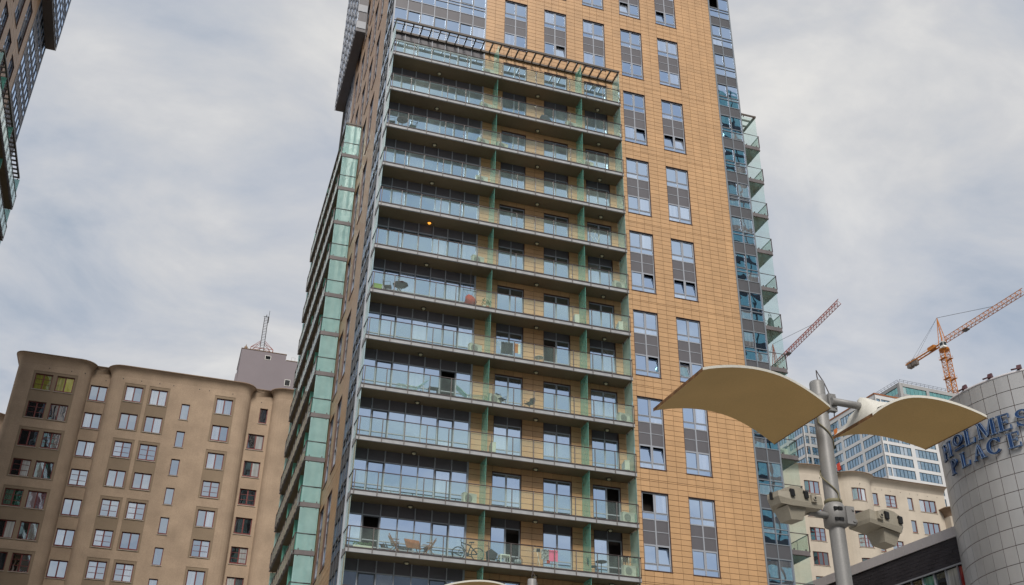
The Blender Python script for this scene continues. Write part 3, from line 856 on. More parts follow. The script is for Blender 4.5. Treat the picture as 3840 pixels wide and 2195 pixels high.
for f in range(10):
    for g_ in WG: put_window(tan, g_, YF, wz[f]-H_, W_, H_, False, False, 2)
MB().box(-25.5, 16, 56.5, 71, 0, 49.2).build('roof', M_CORN, tan)
wing = [(-60, 71.3), (-34.5, 71.3)]+[(-31.2+3.2*math.sin(R(a)), 74.4-3.2*math.cos(R(a))) for a in (-75, -45, -15, 15, 45, 75)]+[(-25.9, 73.5)]
wall_mesh(wing, [0, 48.15], lambda *a: False, 0.1, None).build('side_wing', M_TAN, tan)
cornice_mesh(wing, SEC).build('wing_cornice', M_TAN, tan)
cornice_mesh(wing, CAP).build('wing_cornice_cap', M_CORN, tan)
v = MB()
for f in range(0, 10, 1):
    pass
for x in (-23.3, -21.2, -19.9, -17.9, -16.2, -14.4, -12.6, -11.2, -8.6, -7.6, -5.2, -2.1):
    add('vent_hole', box_mesh('vent_hole', 0.09, 0.05, 0.09, M_BLACK), tan, Matrix.Translation((x, (YR+0.05 if -19.2 < x < -17.5 or -3 < x < -1 else YF)-0.02, 47.83)))

beige = thing('apartment_house', 'pale beige rendered house with bulging bays and red window frames behind the lamp post', 'house', (75, 62, 0))
YB = 58.0
def bulge(x0, x1, sag, n=12):
    c = (x1-x0)/2; r = (c*c+sag*sag)/(2*sag); xm = (x0+x1)/2; cy = YB-sag+r
    a = math.asin(c/r)
    return [(xm+r*math.sin(-a+2*a*i/n), cy-r*math.cos(-a+2*a*i/n)) for i in range(n+1)]
B1 = bulge(62.6, 70.0, 1.15); B2_ = bulge(70.9, 75.45, 1.0)
bprof = [(40, YB), (62.5, YB)]+B1+[(70.1, YB+0.1), (70.8, YB+0.1)]+B2_+[(86.6, YB), (86.7, 62)]
bz_ = [48.5-3*f for f in range(12)]
bh = []
for f in range(12):
    z = bz_[f]
    for xa, xb in ((75.52, 76.31), (77.39, 79.04), (80.75, 81.54), (82.53, 85.06)): bh.append((xa, xb, z-1.66, z, YB))
bw = [(64.95, 67.05), (71.95, 73.90)]
def ins(prof, xs):
    out = [prof[0]]
    for (x0, y0), (x1, y1) in zip(prof, prof[1:]):
        for x in sorted(xs):
            if x0+1e-4 < x < x1-1e-4: out.append((x, y0+(y1-y0)*(x-x0)/(x1-x0)))
        out.append((x1, y1))
    return out
bpf = ins(add_breaks(bprof, bh), [v for q in bw for v in q])
zs = [0, 49.45]+[v for h in bh for v in h[2:4]]
def bhole(x, y, z):
    if any(h[0] < x < h[1] and h[2] < z < h[3] and abs(h[4]-y) < 0.02 for h in bh): return True
    return y < YB-0.2 and any(q[0] < x < q[1] for q in bw) and any(h[2] < z < h[3] for h in bh)
wall_mesh(bpf, zs, bhole, 0.22, None).build('wall', M_BEIGE, beige)
cornice_mesh(bprof, [(o*1.4, z+1.27) for o, z in SEC]).build('cornice', M_BEIGE, beige)
cornice_mesh(bprof, [(o*1.4 if o > 0 else o, z+1.27) for o, z in CAP]).build('cornice_cap', M_CORN, beige)
for f in range(12):
    z = bz_[f]-1.66
    put_window(beige, 75.52, YB, z, 0.79, 1.66, f == 2, True, 1, sill=True)
    put_window(beige, 77.39, YB, z, 1.65, 1.66, f % 2 == 0, f % 2 == 0, 2)
    put_window(beige, 80.75, YB, z, 0.79, 1.66, False, f % 2 == 1, 1)
    put_window(beige, 82.53, YB, z, 2.53, 1.66, False, False, 3)
    for xa, xb in bw:
        pts = [p for p in bpf if xa-0.01 <= p[0] <= xb+0.01 and p[1] < YB-0.2]
        a, c = pts[0], pts[-1]; m1 = pts[len(pts)//3]; m2 = pts[-1-len(pts)//3]
        for p, q in ((a, m1), (m1, m2), (m2, c)):
            L = math.hypot(q[0]-p[0], q[1]-p[1]); ang = math.atan2(q[1]-p[1], q[0]-p[0])
            put_window(beige, p[0], p[1], z, round(L, 3), 1.66, f == 2, False, 1, None if f != 3 else G_DARK, ang, depth=0.10, sill=True)
b = MB(); b.box(40, 86.4, YB+2.0, 72, 0, 50.4); b.box(62, 76, YB+0.5, YB+2, 0, 0.01)
b.build('roof', M_CORN, beige)
for x in (76.0, 77.0, 78.3, 79.8, 81.2, 82.4, 83.9, 85.4, 73.0, 67.2):
    add('vent_hole', box_mesh('vent_hole', 0.08, 0.05, 0.08, M_BLACK), beige, Matrix.Translation((x, YB-0.02 if x > 75.5 else YB-1.16, 49.0)))
end = [(85.9, 61.0), (86.0, 56.9), (86.6, 56.2), (88.0, 56.0), (96, 56.0)]
wall_mesh(end, [0, 46.3], lambda *a: False, 0.1, None).build('end_wing', M_BEIGE, beige)
cornice_mesh(end, [(o*1.4, z-1.8) for o, z in SEC]+[(o*1.4 if o > 0 else o, z-1.8) for o, z in CAP[1:]]).build('wing_cornice', M_CORN, beige)

# ------------------------------------------------------------------ grey stair tower and its mast
gy = 78.0
gt = thing('stair_tower', 'plain grey rendered roof tower rising behind the brown apartment house', 'tower', (0, 82, 0))
b = MB(); b.box(-4.3, 1.55, gy, gy+7, 0, 65.02); b.box(1.55, 4.2, gy, gy+7, 0, 64.2); b.box(-4.55, -4.3, gy+1.5, gy+7, 0, 62)
b.build('wall', M_GREYW, gt)
b = MB(); b.box(-4.36, 1.6, gy-0.05, gy+7.05, 65.02, 65.1); b.box(1.6, 4.25, gy-0.05, gy+7.05, 64.2, 64.27); b.build('parapet_cap', M_CORN, gt)
for x0, x1, z0, z1 in ((-1.17, -0.42, 63.9, 64.5), (1.75, 2.5, 60.55, 61.45)):
    g = MB(); g.box(x0, x1, gy-0.04, gy-0.005, z0, z1); g.box(x0+0.05, x1-0.05, gy-0.045, gy-0.04, z0+0.05, z1-0.05, 1)
    w = g.build('window', [M_PLW, M_OGLASS], gt)
b = MB(); b.tube((-3.8, gy+0.3, 65.1), (-3.8, gy+0.3, 65.45), 0.22, 8); b.tube((-3.8, gy+0.3, 65.45), (-3.8, gy+0.3, 65.85), 0.10, 8, r1=0.02); b.build('chimney', M_CORN, gt)
b = MB()
for x in (2.3, 2.75, 3.2): b.tube((x, gy+0.2, 64.27), (x, gy+0.2, 64.85), 0.02, 5)
b.tube((2.3, gy+0.2, 64.85), (2.75, gy+0.2, 64.85), 0.02, 5); b.build('roof_hatch_rail', M_CHROME, gt)
mast = thing('antenna_mast', 'red and black lattice antenna mast on the grey roof tower', 'antenna', (-1.75, gy+1.5, 65.1))
cx, cy, zb0, zt0 = -1.72, gy+0.9, 65.1, 70.65
b = MB()
for sx in (-1, 1):
    for sy in (-1, 1): b.tube((cx+sx*0.26, cy+sy*0.26, zb0), (cx+sx*0.23, cy+sy*0.23, zt0), 0.035, 5)
for i in range(23):
    z = zb0+0.24*i+0.1
    for sy in (-1, 1): b.tube((cx-0.26, cy+sy*0.25, z), (cx+0.26, cy+sy*0.25, z), 0.022, 4)
b.build('lattice', M_CABLE, mast)
b = MB(); ring = [(cx-1.45, cy-0.5), (cx+1.45, cy-0.5), (cx+1.45, cy+0.9), (cx-1.45, cy+0.9)]
for i in range(4):
    p, q = ring[i], ring[(i+1) % 4]
    b.tube((*p, zb0+0.55), (*q, zb0+0.55), 0.04, 5); b.tube((*p, zb0), (*p, zb0+0.55), 0.045, 5); b.tube((*p, zb0), ((p[0]+q[0])/2, (p[1]+q[1])/2, zb0+0.55), 0.03, 5)
    for dz in (0.0, 0.35): b.tube((*p, zb0+0.55), (cx+math.copysign(0.26, p[0]-cx), cy+math.copysign(0.2, p[1]-cy), zb0+1.45+dz), 0.03, 5)
    b.tube((*p, zb0+0.05), (cx+math.copysign(0.26, p[0]-cx), cy, zb0+0.7), 0.03, 5)
b.build('base_frame', M_CRANER, mast)
b = MB(); b.tube((cx+0.3, cy, zt0-0.2), (cx+0.32, cy, zt0+1.0), 0.03, 5); b.tube((cx-0.4, cy, zt0+0.05), (cx+0.4, cy, zt0+0.05), 0.03, 5); b.tube((cx, cy, zt0), (cx, cy, zt0+0.35), 0.05, 6); b.box(cx+0.2, cx+0.36, cy-0.1, cy+0.1, zt0-0.8, zt0-0.1)
b.build('aerial', M_BLACK, mast)

# ------------------------------------------------------------------ white grid office tower under construction
PH = 0.0518
OR = Vector((math.cos(PH), math.sin(PH), 0)); OL = Vector((-math.sin(PH), math.cos(PH), 0))
def frame_T(p, u, n):
    return Matrix(((u.x, n.x, 0, p[0]), (u.y, n.y, 0, p[1]), (u.z, n.z, 1, 0), (0, 0, 0, 1)))
off = thing('office_tower', 'white gridded glass office tower still under construction behind the beige house', 'tower', (205, 215, 0))
OP_PANES = []
def grid_face(T, width, zlo, zhi, wins, rowz, wh, mat_, parent, npan, boards=()):
    """wall in bands and piers around recessed ribbon windows"""
    g = MB(T)
    us = sorted(wins)
    edges = [0.0]+[v for w in us for v in w]+[width]
    for i in range(0, len(edges)-1, 2):
        if edges[i+1]-edges[i] > 0.01: g.box(edges[i], edges[i+1], -0.5, 0.0, zlo, zhi)
    for a, c in us:
        z = zlo
        for t in sorted(rowz):
            if t-wh > z: g.box(a, c, -0.5, -0.002, z, t-wh)
            z = t
        g.box(a, c, -0.5, -0.002, z, zhi)
    g.T = None
    g.build('wall', mat_, parent)
    for t in rowz:
        for wi, (a, c) in enumerate(us):
            n = max(1, round((c-a)/npan))
            f = MB(T)
            f.box(a, c, -0.28, -0.10, t-0.09, t); f.box(a, c, -0.28, -0.10, t-wh, t-wh+0.09)
            for i in range(n+1):
                u = a+(c-a)*i/n; d = 0.09 if i in (0, n) else 0.045
                f.box(max(a, u-d), min(c, u+d), -0.27, -0.11, t-wh+0.09, t-0.09)
            f.T = None
            fo = f.build('window', M_OFRAME, parent)
            for i in range(n):
                u0 = a+(c-a)*i/n+0.05; u1 = a+(c-a)*(i+1)/n-0.05
                bd = (round(t, 1), wi, i) in boards
                OP_PANES.append((proj_area(T @ Vector(((u0+u1)/2, 0, t-wh/2)), u1-u0, wh), fo, T, u0, u1, t-wh+0.09, t-0.09, M_OFFG))
oc = (182.9, 191.9)
rowz = [121.15+3.6*j for j in range(-5, 5)]
TOR = frame_T(oc, OR, -OL); TOL = frame_T(oc, OL, -OR)
grid_face(TOR, 52, 40, 136.8, [(0.25, 1.85), (2.21, 10.23), (11.64, 19.66), (21.07, 29.1), (30.5, 38.5), (40, 48)], rowz, 2.62, M_WHITE, off, 1.33)
grid_face(TOL, 34, 40, 136.8, [(0.30, 8.30), (9.25, 17.1), (18.1, 22.6), (23.6, 26.2)], rowz, 2.62, M_WHITE, off, 1.33)
sc_ = Vector((175.2, 219.5, 0))
TSR = frame_T(sc_, OR, -OL); TSL = frame_T(sc_, OL, -OR)
r2 = [z+1.3 for z in rowz]+[z+1.3+18*2 for z in rowz[:4]]
grid_face(TSR, 9.0, 40, 149, [(0.25, 1.9), (2.6, 8.8)], [z for z in r2 if z < 148], 2.62, M_GREYC, off, 1.5)
grid_face(TSL, 20, 40, 149, [(0.3, 8.3), (9.3, 17.3)], [z for z in r2 if z < 148], 2.62, M_WHITE, off, 1.33)
OP_PANES.sort(key=lambda q: -q[0])
for q in OP_PANES[:300]:
    _, fo, T, u0, u1, z0, z1, mt = q
    add('pane', box_mesh('pane', u1-u0, 0.03, z1-z0, mt), fo, T @ Matrix.Translation((u0, -0.22, z0)))
g = MB()
for q in OP_PANES[300:]:
    _, fo, T, u0, u1, z0, z1, mt = q
    g.T = T; g.flip = T.determinant() < 0; g.box(u0, u1, -0.22, -0.19, z0, z1)
g.T = None; g.build('distant_glazing', M_OFFG, off, kind='stuff')
g = MB(TOR); g.box(0.6, 51, -33, -0.6, 40, 136.6); g.T = None; g.build('building_core', M_DARK, off)
g = MB(TSR); g.box(0.6, 8.5, -20, -0.6, 40, 148.8); g.T = None; g.build('building_core', M_DARK, off)
g = MB(TOR); g.box(-0.12, 20, -0.3, 0.12, 136.8, 137.25); g.T = TOL; g.flip = TOL.determinant() < 0; g.box(0.12, 24, -0.3, 0.12, 136.8, 137.25); g.T = None
g.build('formwork_edge', M_TEAK, off)
for z, u, m_ in ((133.3, 19.2, M_ORANGE), (122.3, 20.2, M_RED), (118.8, 20.6, M_RED), (115.2, 21.0, M_RED), (129.8, 21.5, M_DARK)):
    g = MB(TOL); g.box(u, u+1.6, -0.05, 0.06, z-2.3, z); g.T = None; g.build('site_board', m_, off)
# set-back crown with a green glass band
cc = Vector((195.3, 195.2, 0))
TCR = frame_T(cc, OR, -OL); TCL = frame_T(cc, OL, -OR)
for T, w in ((TCR, 40), (TCL, 24)):
    g = MB(T); g.box(0, w, -0.6, 0, 139.6, 140.9 if T is TCL else 139.6+1.0); g.box(0, w, -0.6, 0.0, 143.1, 144.2)
    for u in (0.0, 10.2, 20.4, 30.6):
        if u+1 < w: g.box(u, u+1.0, -0.6, 0.01, 138, 144.2)
    g.box(0, w, -1.2, -0.7, 136, 144)
    g.T = None; g.build('crown_frame', M_GREYC, off)
    n = 6
    for i in range(3 if w > 30 else 2):
        for j in range(n):
            a = 1.0+10.2*i+9.2/n*j
            add('crown_pane', box_mesh('crown_pane', 9.2/n-0.08, 0.04, 2.45, M_TEALG), off, T @ Matrix.Translation((a+0.04, -0.3, 140.62)))
g = MB()
for T, w in ((TCR, 40), (TCL, 24), (TSR, 8)):
    zt = 144.2 if T is not TSR else 149
    g.T = T; g.flip = False
    for i in range(int(w/1.6)): g.tube((i*1.6+0.2, -0.2, zt), (i*1.6+0.2, 0.3, zt+0.9), 0.05, 4)
    for d in (0.4, 0.9): g.tube((0.2, 0.05+d*0.2, zt+d), (w-0.2, 0.05+d*0.2, zt+d), 0.05, 4)
g.T = None; g.build('edge_rail', M_CABLE, off)

# ------------------------------------------------------------------ tower cranes
def img_pt(x, y, ax, val):
    v = _fw+_rt*((x-1920)/FPX)-_up*((y-1097.5)/FPX)
    t = (val-CAM[ax])/v[ax]
    return CAM+v*t
def lattice(b, p, q, w, h, n, r=0.06, tri=True, m=0):
    """triangular lattice boom from p to q: two lower chords, one upper"""
    p = Vector(p); q = Vector(q); d = (q-p).normalized(); s_ = d.cross(Vector((0, 0, 1))).normalized(); up = s_.cross(d)
    A = lambda t: p+(q-p)*t
    ch = (lambda t: A(t)-s_*w/2, lambda t: A(t)+s_*w/2, lambda t: A(t)+up*h)
    for c in ch: b.tube(c(0), c(1), r, 5, m)
    for i in range(n):
        t0, t1 = i/n, (i+1)/n; tm = (t0+t1)/2
        for c in ch[:2]:
            b.tube(c(t0), ch[2](tm), r*0.6, 4, m); b.tube(ch[2](tm), c(t1), r*0.6, 4, m)
        b.tube(ch[0](t0), ch[1](t0), r*0.6, 4, m); b.tube(ch[0](t0), ch[1](t1), r*0.5, 4, m)
def mastlat(b, p, zt, w, n, r=0.09):
    p = Vector(p)
    cs = [(sx*w/2, sy*w/2) for sx, sy in ((-1, -1), (1, -1), (1, 1), (-1, 1))]
    for x, y in cs: b.tube((p.x+x, p.y+y, p.z), (p.x+x, p.y+y, zt), r, 5)
    for i in range(n):
        z0 = p.z+(zt-p.z)*i/n; z1 = p.z+(zt-p.z)*(i+1)/n
        for k in range(4):
            a, c = cs[k], cs[(k+1) % 4]
            b.tube((p.x+a[0], p.y+a[1], z0), (p.x+c[0], p.y+c[1], z1), r*0.6, 4); b.tube((p.x+c[0], p.y+c[1], z0), (p.x+a[0], p.y+a[1], z1), r*0.6, 4)
            b.tube((p.x+a[0], p.y+a[1], z0), (p.x+c[0], p.y+c[1], z0), r*0.6, 4)
def crane(name_label, root_px, Y, jib_px, tail_px, peak_px, colr, tie_t, base_z, mast_w=2.4):
    piv = img_pt(*root_px, 1, Y)
    zj = piv.z
    jt = img_pt(*jib_px, 2, zj)
    t = thing('tower_crane', name_label, 'crane', (piv.x, piv.y, base_z), group='cranes over the building site')
    d = (jt-piv); d.z = 0; L = d.length; d.normalize()
    b = MB(); mastlat(b, (piv.x, piv.y, base_z), zj-3.2, mast_w, max(3, int((zj-3.2-base_z)/2.0)), 0.14); b.build('mast', colr, t)
    b = MB(); lattice(b, piv+d*1.0, jt, 1.7, 2.0, int(L/2.2), 0.13); b.build('jib', colr, t)
    s_ = d.cross(Vector((0, 0, 1)))
    b = MB()
    lt = Vector(tail_px)
    te = piv-d*tail_px[0]
    for sg in (-1, 1):
        b.tube(piv+s_*sg*0.8, te+s_*sg*0.8, 0.30, 5); b.tube(piv+s_*sg*0.8+Vector((0, 0, 1)), te+s_*sg*0.8+Vector((0, 0, 1)), 0.04, 4)
    for i in range(9): b.tube(piv-d*(tail_px[0]*i/8)-s_*0.8, piv-d*(tail_px[0]*i/8)+s_*0.8, 0.10, 4)
    for i in range(9):
        for sg in (-1, 1): b.tube(piv-d*(tail_px[0]*i/8)+s_*sg*0.8, piv-d*(tail_px[0]*i/8)+s_*sg*0.8+Vector((0, 0, 1)), 0.04, 4)
    b.build('counter_jib', colr, t)
    pk = piv+Vector((0, 0, peak_px))-d*0.4
    b = MB()
    for sg in (-1, 1):
        b.tube(piv+s_*sg*0.9+d*1.0, pk, 0.15, 5); b.tube(piv+s_*sg*0.9-d*1.2, pk, 0.15, 5)
        for i in range(1, 7):
            q = i/7; b.tube((piv+s_*sg*0.9+d*1.0).lerp(pk, q), (piv+s_*sg*0.9-d*1.2).lerp(pk, q-0.07), 0.05, 4)
    for i in range(1, 7):
        q = i/7; b.tube((piv-s_*0.9+d*1.0).lerp(pk, q), (piv+s_*0.9+d*1.0).lerp(pk, q), 0.05, 4)
    b.build('tower_head', colr, t)
    b = MB(); b.tube(pk, piv+d*L*tie_t+Vector((0, 0, 2.0)), 0.08, 5)
    for sg in (-1, 1): b.tube(pk, te+d*2.5+s_*sg*0.7, 0.05, 4)
    b.build('tie_rods', M_CABLE, t)
    fr = Matrix(((d.x, s_.x, 0, piv.x), (d.y, s_.y, 0, piv.y), (0, 0, 1, piv.z), (0, 0, 0, 1)))
    for x0 in (tail_px[0]-1.6, tail_px[0]-4.2):
        b = MB(fr); b.box(-x0-1.0, -x0+1.0, -0.95, 0.95, -1.7, 0.6); b.T = None; b.build('counterweight', M_CONC, t)
    b = MB(fr); b.box(0.4, 2.4, 0.7, 2.2, -2.6, -0.4); b.box(2.4, 2.44, 0.8, 2.1, -2.0, -0.6, 1); b.box(0.6, 2.2, 2.2, 2.24, -1.8, -0.6, 1); b.T = None; b.build('cab', [M_PLW, M_OFRAME], t)
    b = MB(); b.lathe([(1.5, zj-3.2), (1.9, zj-2.9), (1.9, zj-2.3), (1.2, zj-1.4), (1.0, zj-0.2)], 10, (piv.x, piv.y)); b.build('slewing_ring', colr, t)
    b = MB()
    for zz in (zj-6.5, zj-14.5):
        if zz > base_z:
            for sx in (-1, 1):
                b.box(piv.x+sx*1.3-0.6, piv.x+sx*1.3+0.6, piv.y-1.6, piv.y+1.6, zz, zz+0.15)
                for k in range(3): b.tube((piv.x+sx*1.85, piv.y-1.5+k*1.5, zz), (piv.x+sx*1.85, piv.y-1.5+k*1.5, zz+1.1), 0.05, 4)
                b.tube((piv.x+sx*1.85, piv.y-1.5, zz+1.1), (piv.x+sx*1.85, piv.y+1.5, zz+1.1), 0.05, 4)
    if len(b.v): b.build('platform', colr, t)
    b = MB(fr); b.box(11.0, 13.2, -0.8, 0.8, -0.5, 0.0); b.tube((12, -0.5, -0.5), (12, -0.5, -1.2), 0.05, 4); b.T = None; b.build('trolley', M_CABLE, t)
    b = MB(fr); b.box(-7.5, -4.2, -0.7, 0.7, 0.3, 1.5); b.T = None; b.build('winch', colr, t)
    return t
crane('orange tower crane standing on the roof behind the silver round building', (3536, 1289), 232, (3838, 1100), (20.0, 0, 0), 11.0, M_CRANE, 0.66, 139.0)
crane('red tower crane whose jib pokes out beside the terracotta tower', (2909, 1372), 300, (3146, 1139), (14.0, 0, 0), 10.5, M_CRANER, 0.62, 60.0)

# ------------------------------------------------------------------ silver round building with blue letters
HC = Vector((43.073, -4.184)); HR = 7.105
holm = thing('round_building', 'round building clad in curved silver panels with blue HOLMES PLACE lettering', 'building', (HC.x, HC.y, 0))
def cyl(th, r, z): return Vector((HC.x+r*math.cos(R(th)), HC.y+r*math.sin(R(th)), z))
b = MB(); b.lathe([(HR-0.03, 0), (HR-0.03, 29.2)], 96, HC); b.build('drum', M_SEAM, holm)
def curved_panel(a0, a1, h, r0, r1, name, m):
    """patch about the drum's axis, from angle a0 to a1 (degrees), z 0..h"""
    b = MB(); n = 4
    P = lambda i, r, z: (r*math.cos(R(a0+(a1-a0)*i/n)), r*math.sin(R(a0+(a1-a0)*i/n)), z)
    o = b.pts([P(i, r1, z) for z in (0, h) for i in range(n+1)])
    for i in range(n): b.face([o+i, o+i+1, o+n+2+i, o+n+1+i], 0, True)
    o = b.pts([P(i, r, z) for r in (r1, r0) for z in (0, h) for i in range(n+1)]); q = n+1
    for i in range(n):
        b.face([o+i, o+2*q+i, o+2*q+i+1, o+i+1]); b.face([o+q+i, o+q+i+1, o+3*q+i+1, o+3*q+i])
    b.face([o, o+q, o+3*q, o+2*q]); b.face([o+n, o+2*q+n, o+3*q+n, o+q+n])
    return b.mesh(name, m)
PAN = curved_panel(0.17, 6.83, 0.945, HR-0.03, HR, 'metal_panel', M_ALU)
seamz = [29.3-0.983*i for i in range(30)]
rest = MB()
for i in range(29):
    for j in range(-8, 12):
        a = 179.6+7*j
        M = Matrix.Translation((HC.x, HC.y, seamz[i+1]+0.019)) @ Matrix.Rotation(R(a), 4, 'Z')
        if i < 15: add('metal_panel', PAN, holm, M)
b = MB(); b.lathe([(HR, 0), (HR, seamz[15]-0.02)], 96, HC); b.build('lower_cladding', M_ALU, holm)
b = MB(); b.lathe([(HR-0.25, 29.22), (HR+0.02, 29.28), (HR+0.02, 29.40), (HR-0.2, 29.42), (1, 29.42)], 96, HC); b.build('parapet_cap', M_COPE, holm)
for th in (-176.3+360, -160.9+360, -146.6+360):
    p = cyl(th, HR-0.25, 29.42)
    fr = Matrix.Translation(p) @ Matrix.Rotation(R(th), 4, 'Z')
    b = MB(fr); b.box(-0.15, 0.35, -0.1, 0.1, 0, 0.06); b.prism([(-0.02, 0.06), (0.28, 0.06), (0.16, 0.34), (0.06, 0.34)], lambda x, z: (x, -0.13, z), lambda x, z: (x, 0.13, z)); b.tube((0.2, -0.45, 0.12), (0.2, -0.1, 0.12), 0.05, 6); b.T = None
    b.build('floodlight', M_MAROON, holm)
def serif(x0, x1, y, up):
    return [(x0, y), (x1, y), (x1, y+0.055*up), (x0, y+0.055*up)]
def rect(x0, y0, x1, y1): return [(x0, y0), (x1, y0), (x1, y1), (x0, y1)]
def ringp(cx, cy, rx, ry, t, a0, a1, n=16, tk=None):
    """stroke along an ellipse, thicker at the sides"""
    P, Q = [], []
    for i in range(n+1):
        a = R(a0+(a1-a0)*i/n); th = t*(0.45+0.55*abs(math.cos(a)))
        P.append((cx+rx*math.cos(a), cy+ry*math.sin(a))); Q.append((cx+(rx-th)*math.cos(a), cy+(ry-th)*math.sin(a)))
    return [[P[i], P[i+1], Q[i+1], Q[i]] for i in range(n)]
LET = {
 'H': [rect(0.08, 0, 0.26, 1), rect(0.64, 0, 0.82, 1), rect(0.26, 0.46, 0.64, 0.55), serif(0.0, 0.34, 0, 1), serif(0.0, 0.34, 1, -1), serif(0.56, 0.9, 0, 1), serif(0.56, 0.9, 1, -1)],
 'o': ringp(0.38, 0.66, 0.36, 0.34, 0.17, 0, 360, 24)+[rect(0.06, 0.08, 0.72, 0.20)],
 'L': [rect(0.08, 0, 0.26, 1), serif(0.0, 0.34, 1, -1), rect(0.0, 0, 0.68, 0.07), [(0.60, 0.0), (0.68, 0.0), (0.72, 0.30), (0.66, 0.30)]],
 'M': [rect(0.08, 0, 0.18, 1), [(0.10, 1), (0.30, 1), (0.66, 0.10), (0.54, 0.0)], [(0.54, 0.0), (0.66, 0.12), (0.94, 1), (0.86, 1)], rect(0.90, 0, 1.08, 1), serif(0.0, 0.28, 0, 1), serif(0.0, 0.26, 1, -1), serif(0.82, 1.16, 0, 1), serif(0.92, 1.16, 1, -1)],
 'E': [rect(0.08, 0, 0.26, 1), rect(0.0, 0.93, 0.64, 1.0), rect(0.0, 0, 0.68, 0.07), rect(0.26, 0.48, 0.52, 0.55), rect(0.58, 0.72, 0.64, 0.93), rect(0.61, 0.07, 0.68, 0.28), rect(0.47, 0.40, 0.53, 0.63)],
 'S': ringp(0.33, 0.74, 0.29, 0.26, 0.15, 30, 270, 14)+ringp(0.33, 0.27, 0.31, 0.27, 0.16, -150, 90, 14)+[rect(0.54, 0.68, 0.60, 0.98), rect(0.04, 0.02, 0.10, 0.32)],
 'P': [rect(0.08, 0, 0.26, 1), serif(0.0, 0.36, 0, 1), rect(0.0, 0.93, 0.30, 1.0)]+ringp(0.28, 0.73, 0.36, 0.27, 0.17, -90, 90, 12),
 'A': [[(0.0, 0), (0.09, 0), (0.44, 1), (0.38, 1)], [(0.58, 0), (0.80, 0), (0.46, 1), (0.36, 1)], rect(0.20, 0.30, 0.62, 0.38), serif(-0.08, 0.18, 0, 1), serif(0.50, 0.90, 0, 1)],
 'C': ringp(0.45, 0.5, 0.43, 0.52, 0.19, 45, 318, 22)+[rect(0.70, 0.66, 0.76, 0.98)],
}
def letter(ch, th0, zb, h, wscale=1.0):
    ps = LET[ch]
    b = MB()
    F = lambda r: (lambda x, y: cyl(th0+math.degrees(x*h*wscale/HR), r, zb+y*h))
    for p in ps:
        a = sum(p[i][0]*p[(i+1) % len(p)][1]-p[(i+1) % len(p)][0]*p[i][1] for i in range(len(p)))
        if a < 0: p = p[::-1]
        b.prism(p, F(HR+0.20), F(HR+0.08), 0)
        cxm = sum(q[0] for q in p)/len(p); cym = sum(q[1] for q in p)/len(p)
    o = b.build('letter', M_BLUE, holm)
    e = MB()
    for p in ps:                       # bright raised edge along the outline of each stroke
        n = len(p)
        for i in range(n):
            q0, q1 = p[i], p[(i+1) % n]
            L_ = math.hypot(q1[0]-q0[0], q1[1]-q0[1])
            if len(ps) > 10 and i in (1, 3): continue
            e.tube(F(HR+0.205)(*q0), F(HR+0.205)(*q1), 0.009, 4)
    add('edge_trim', e.mesh('edge_trim', M_LETRIM), o, I4)
    s_ = MB()
    for x, y in ((ps[0][0][0]+0.05, ps[0][0][1]+0.1), (ps[0][2][0]-0.05, ps[0][2][1]-0.1)): s_.tube(F(HR-0.01)(x, y), F(HR+0.09)(x, y), 0.02, 5)
    add('stand_off', s_.mesh('stand_off', M_LETSIDE), o, I4)
for ch, th, ws in (('H', 157.6, 1.32), ('o', 169.9, 1.28), ('L', 179.0, 1.14), ('M', 187.3, 1.09), ('E', 198.4, 1.18), ('S', 206.9, 1.25)): letter(ch, th, 25.93, 1.0, ws)
for ch, th, ws in (('P', 163.4, 1.4), ('L', 173.4, 1.2), ('A', 182.8, 1.04), ('C', 190.5, 1.27), ('E', 201.3, 1.2)): letter(ch, th, 24.80, 0.92, ws)

# ------------------------------------------------------------------ dark stone wall running back from the drum
WA_ = Vector((37.75, 0.35, 0)); wu = Vector((-0.0868, 0.9962, 0)); wn = Vector((-0.9962, -0.0868, 0))
TWL = frame_T(WA_, wu, wn)
dk = thing('dark_stone_building', 'low block of dark stone slips under a pale metal coping beside the silver drum', 'building', (40, 14, 0))
g = MB(TWL); g.box(-1.5, 34, -12, -0.3, 0, 22.1); g.box(-1.5, 34, -0.3, -0.03, 20.36, 22.0); g.box(-1.5, 34, -0.3, 0.03, 0, 15.8); g.T = None; g.build('wall', M_BRICKJ, dk)
bp = Pieces('stone_slip', dk, M_BRICK, 300)
for r_ in range(7):
    u = -1.5+(0.31 if r_ % 2 else 0)
    while u < 33.9:
        bp.add(TWL, u+0.006, min(u+0.614, 34), -0.03, 0.0+0.006*((r_*7+int(u*3)) % 3), 20.38+0.228*r_+0.006, 20.38+0.228*(r_+1)-0.006); u += 0.62
bp.done()
cp = Pieces('coping_panel', dk, M_COPE, 60)
u = -1.5
while u < 33.5: cp.add(TWL, u+0.006, u+0.894, -0.4, 0.07, 21.99, 22.62); u += 0.9
cp.done()
g = MB(TWL); g.box(-1.5, 34, -0.05, 0.07, 20.28, 20.37); g.T = None; g.build('drip_rail', M_FRAME, dk)
G_BR = glass_mat('shop_glass_brown', (0.6, 0.6, 0.6), (0.14, 0.075, 0.03), 0.22, curtains=0.0)
G_TE = glass_mat('shop_glass_teal', (0.6, 0.8, 0.75), (0.20, 0.55, 0.45), 0.25, curtains=0.0)
G_RE = glass_mat('shop_glass_red', (0.6, 0.6, 0.6), (0.35, 0.03, 0.03), 0.15, curtains=0.0)
u = -1.4; i = 0
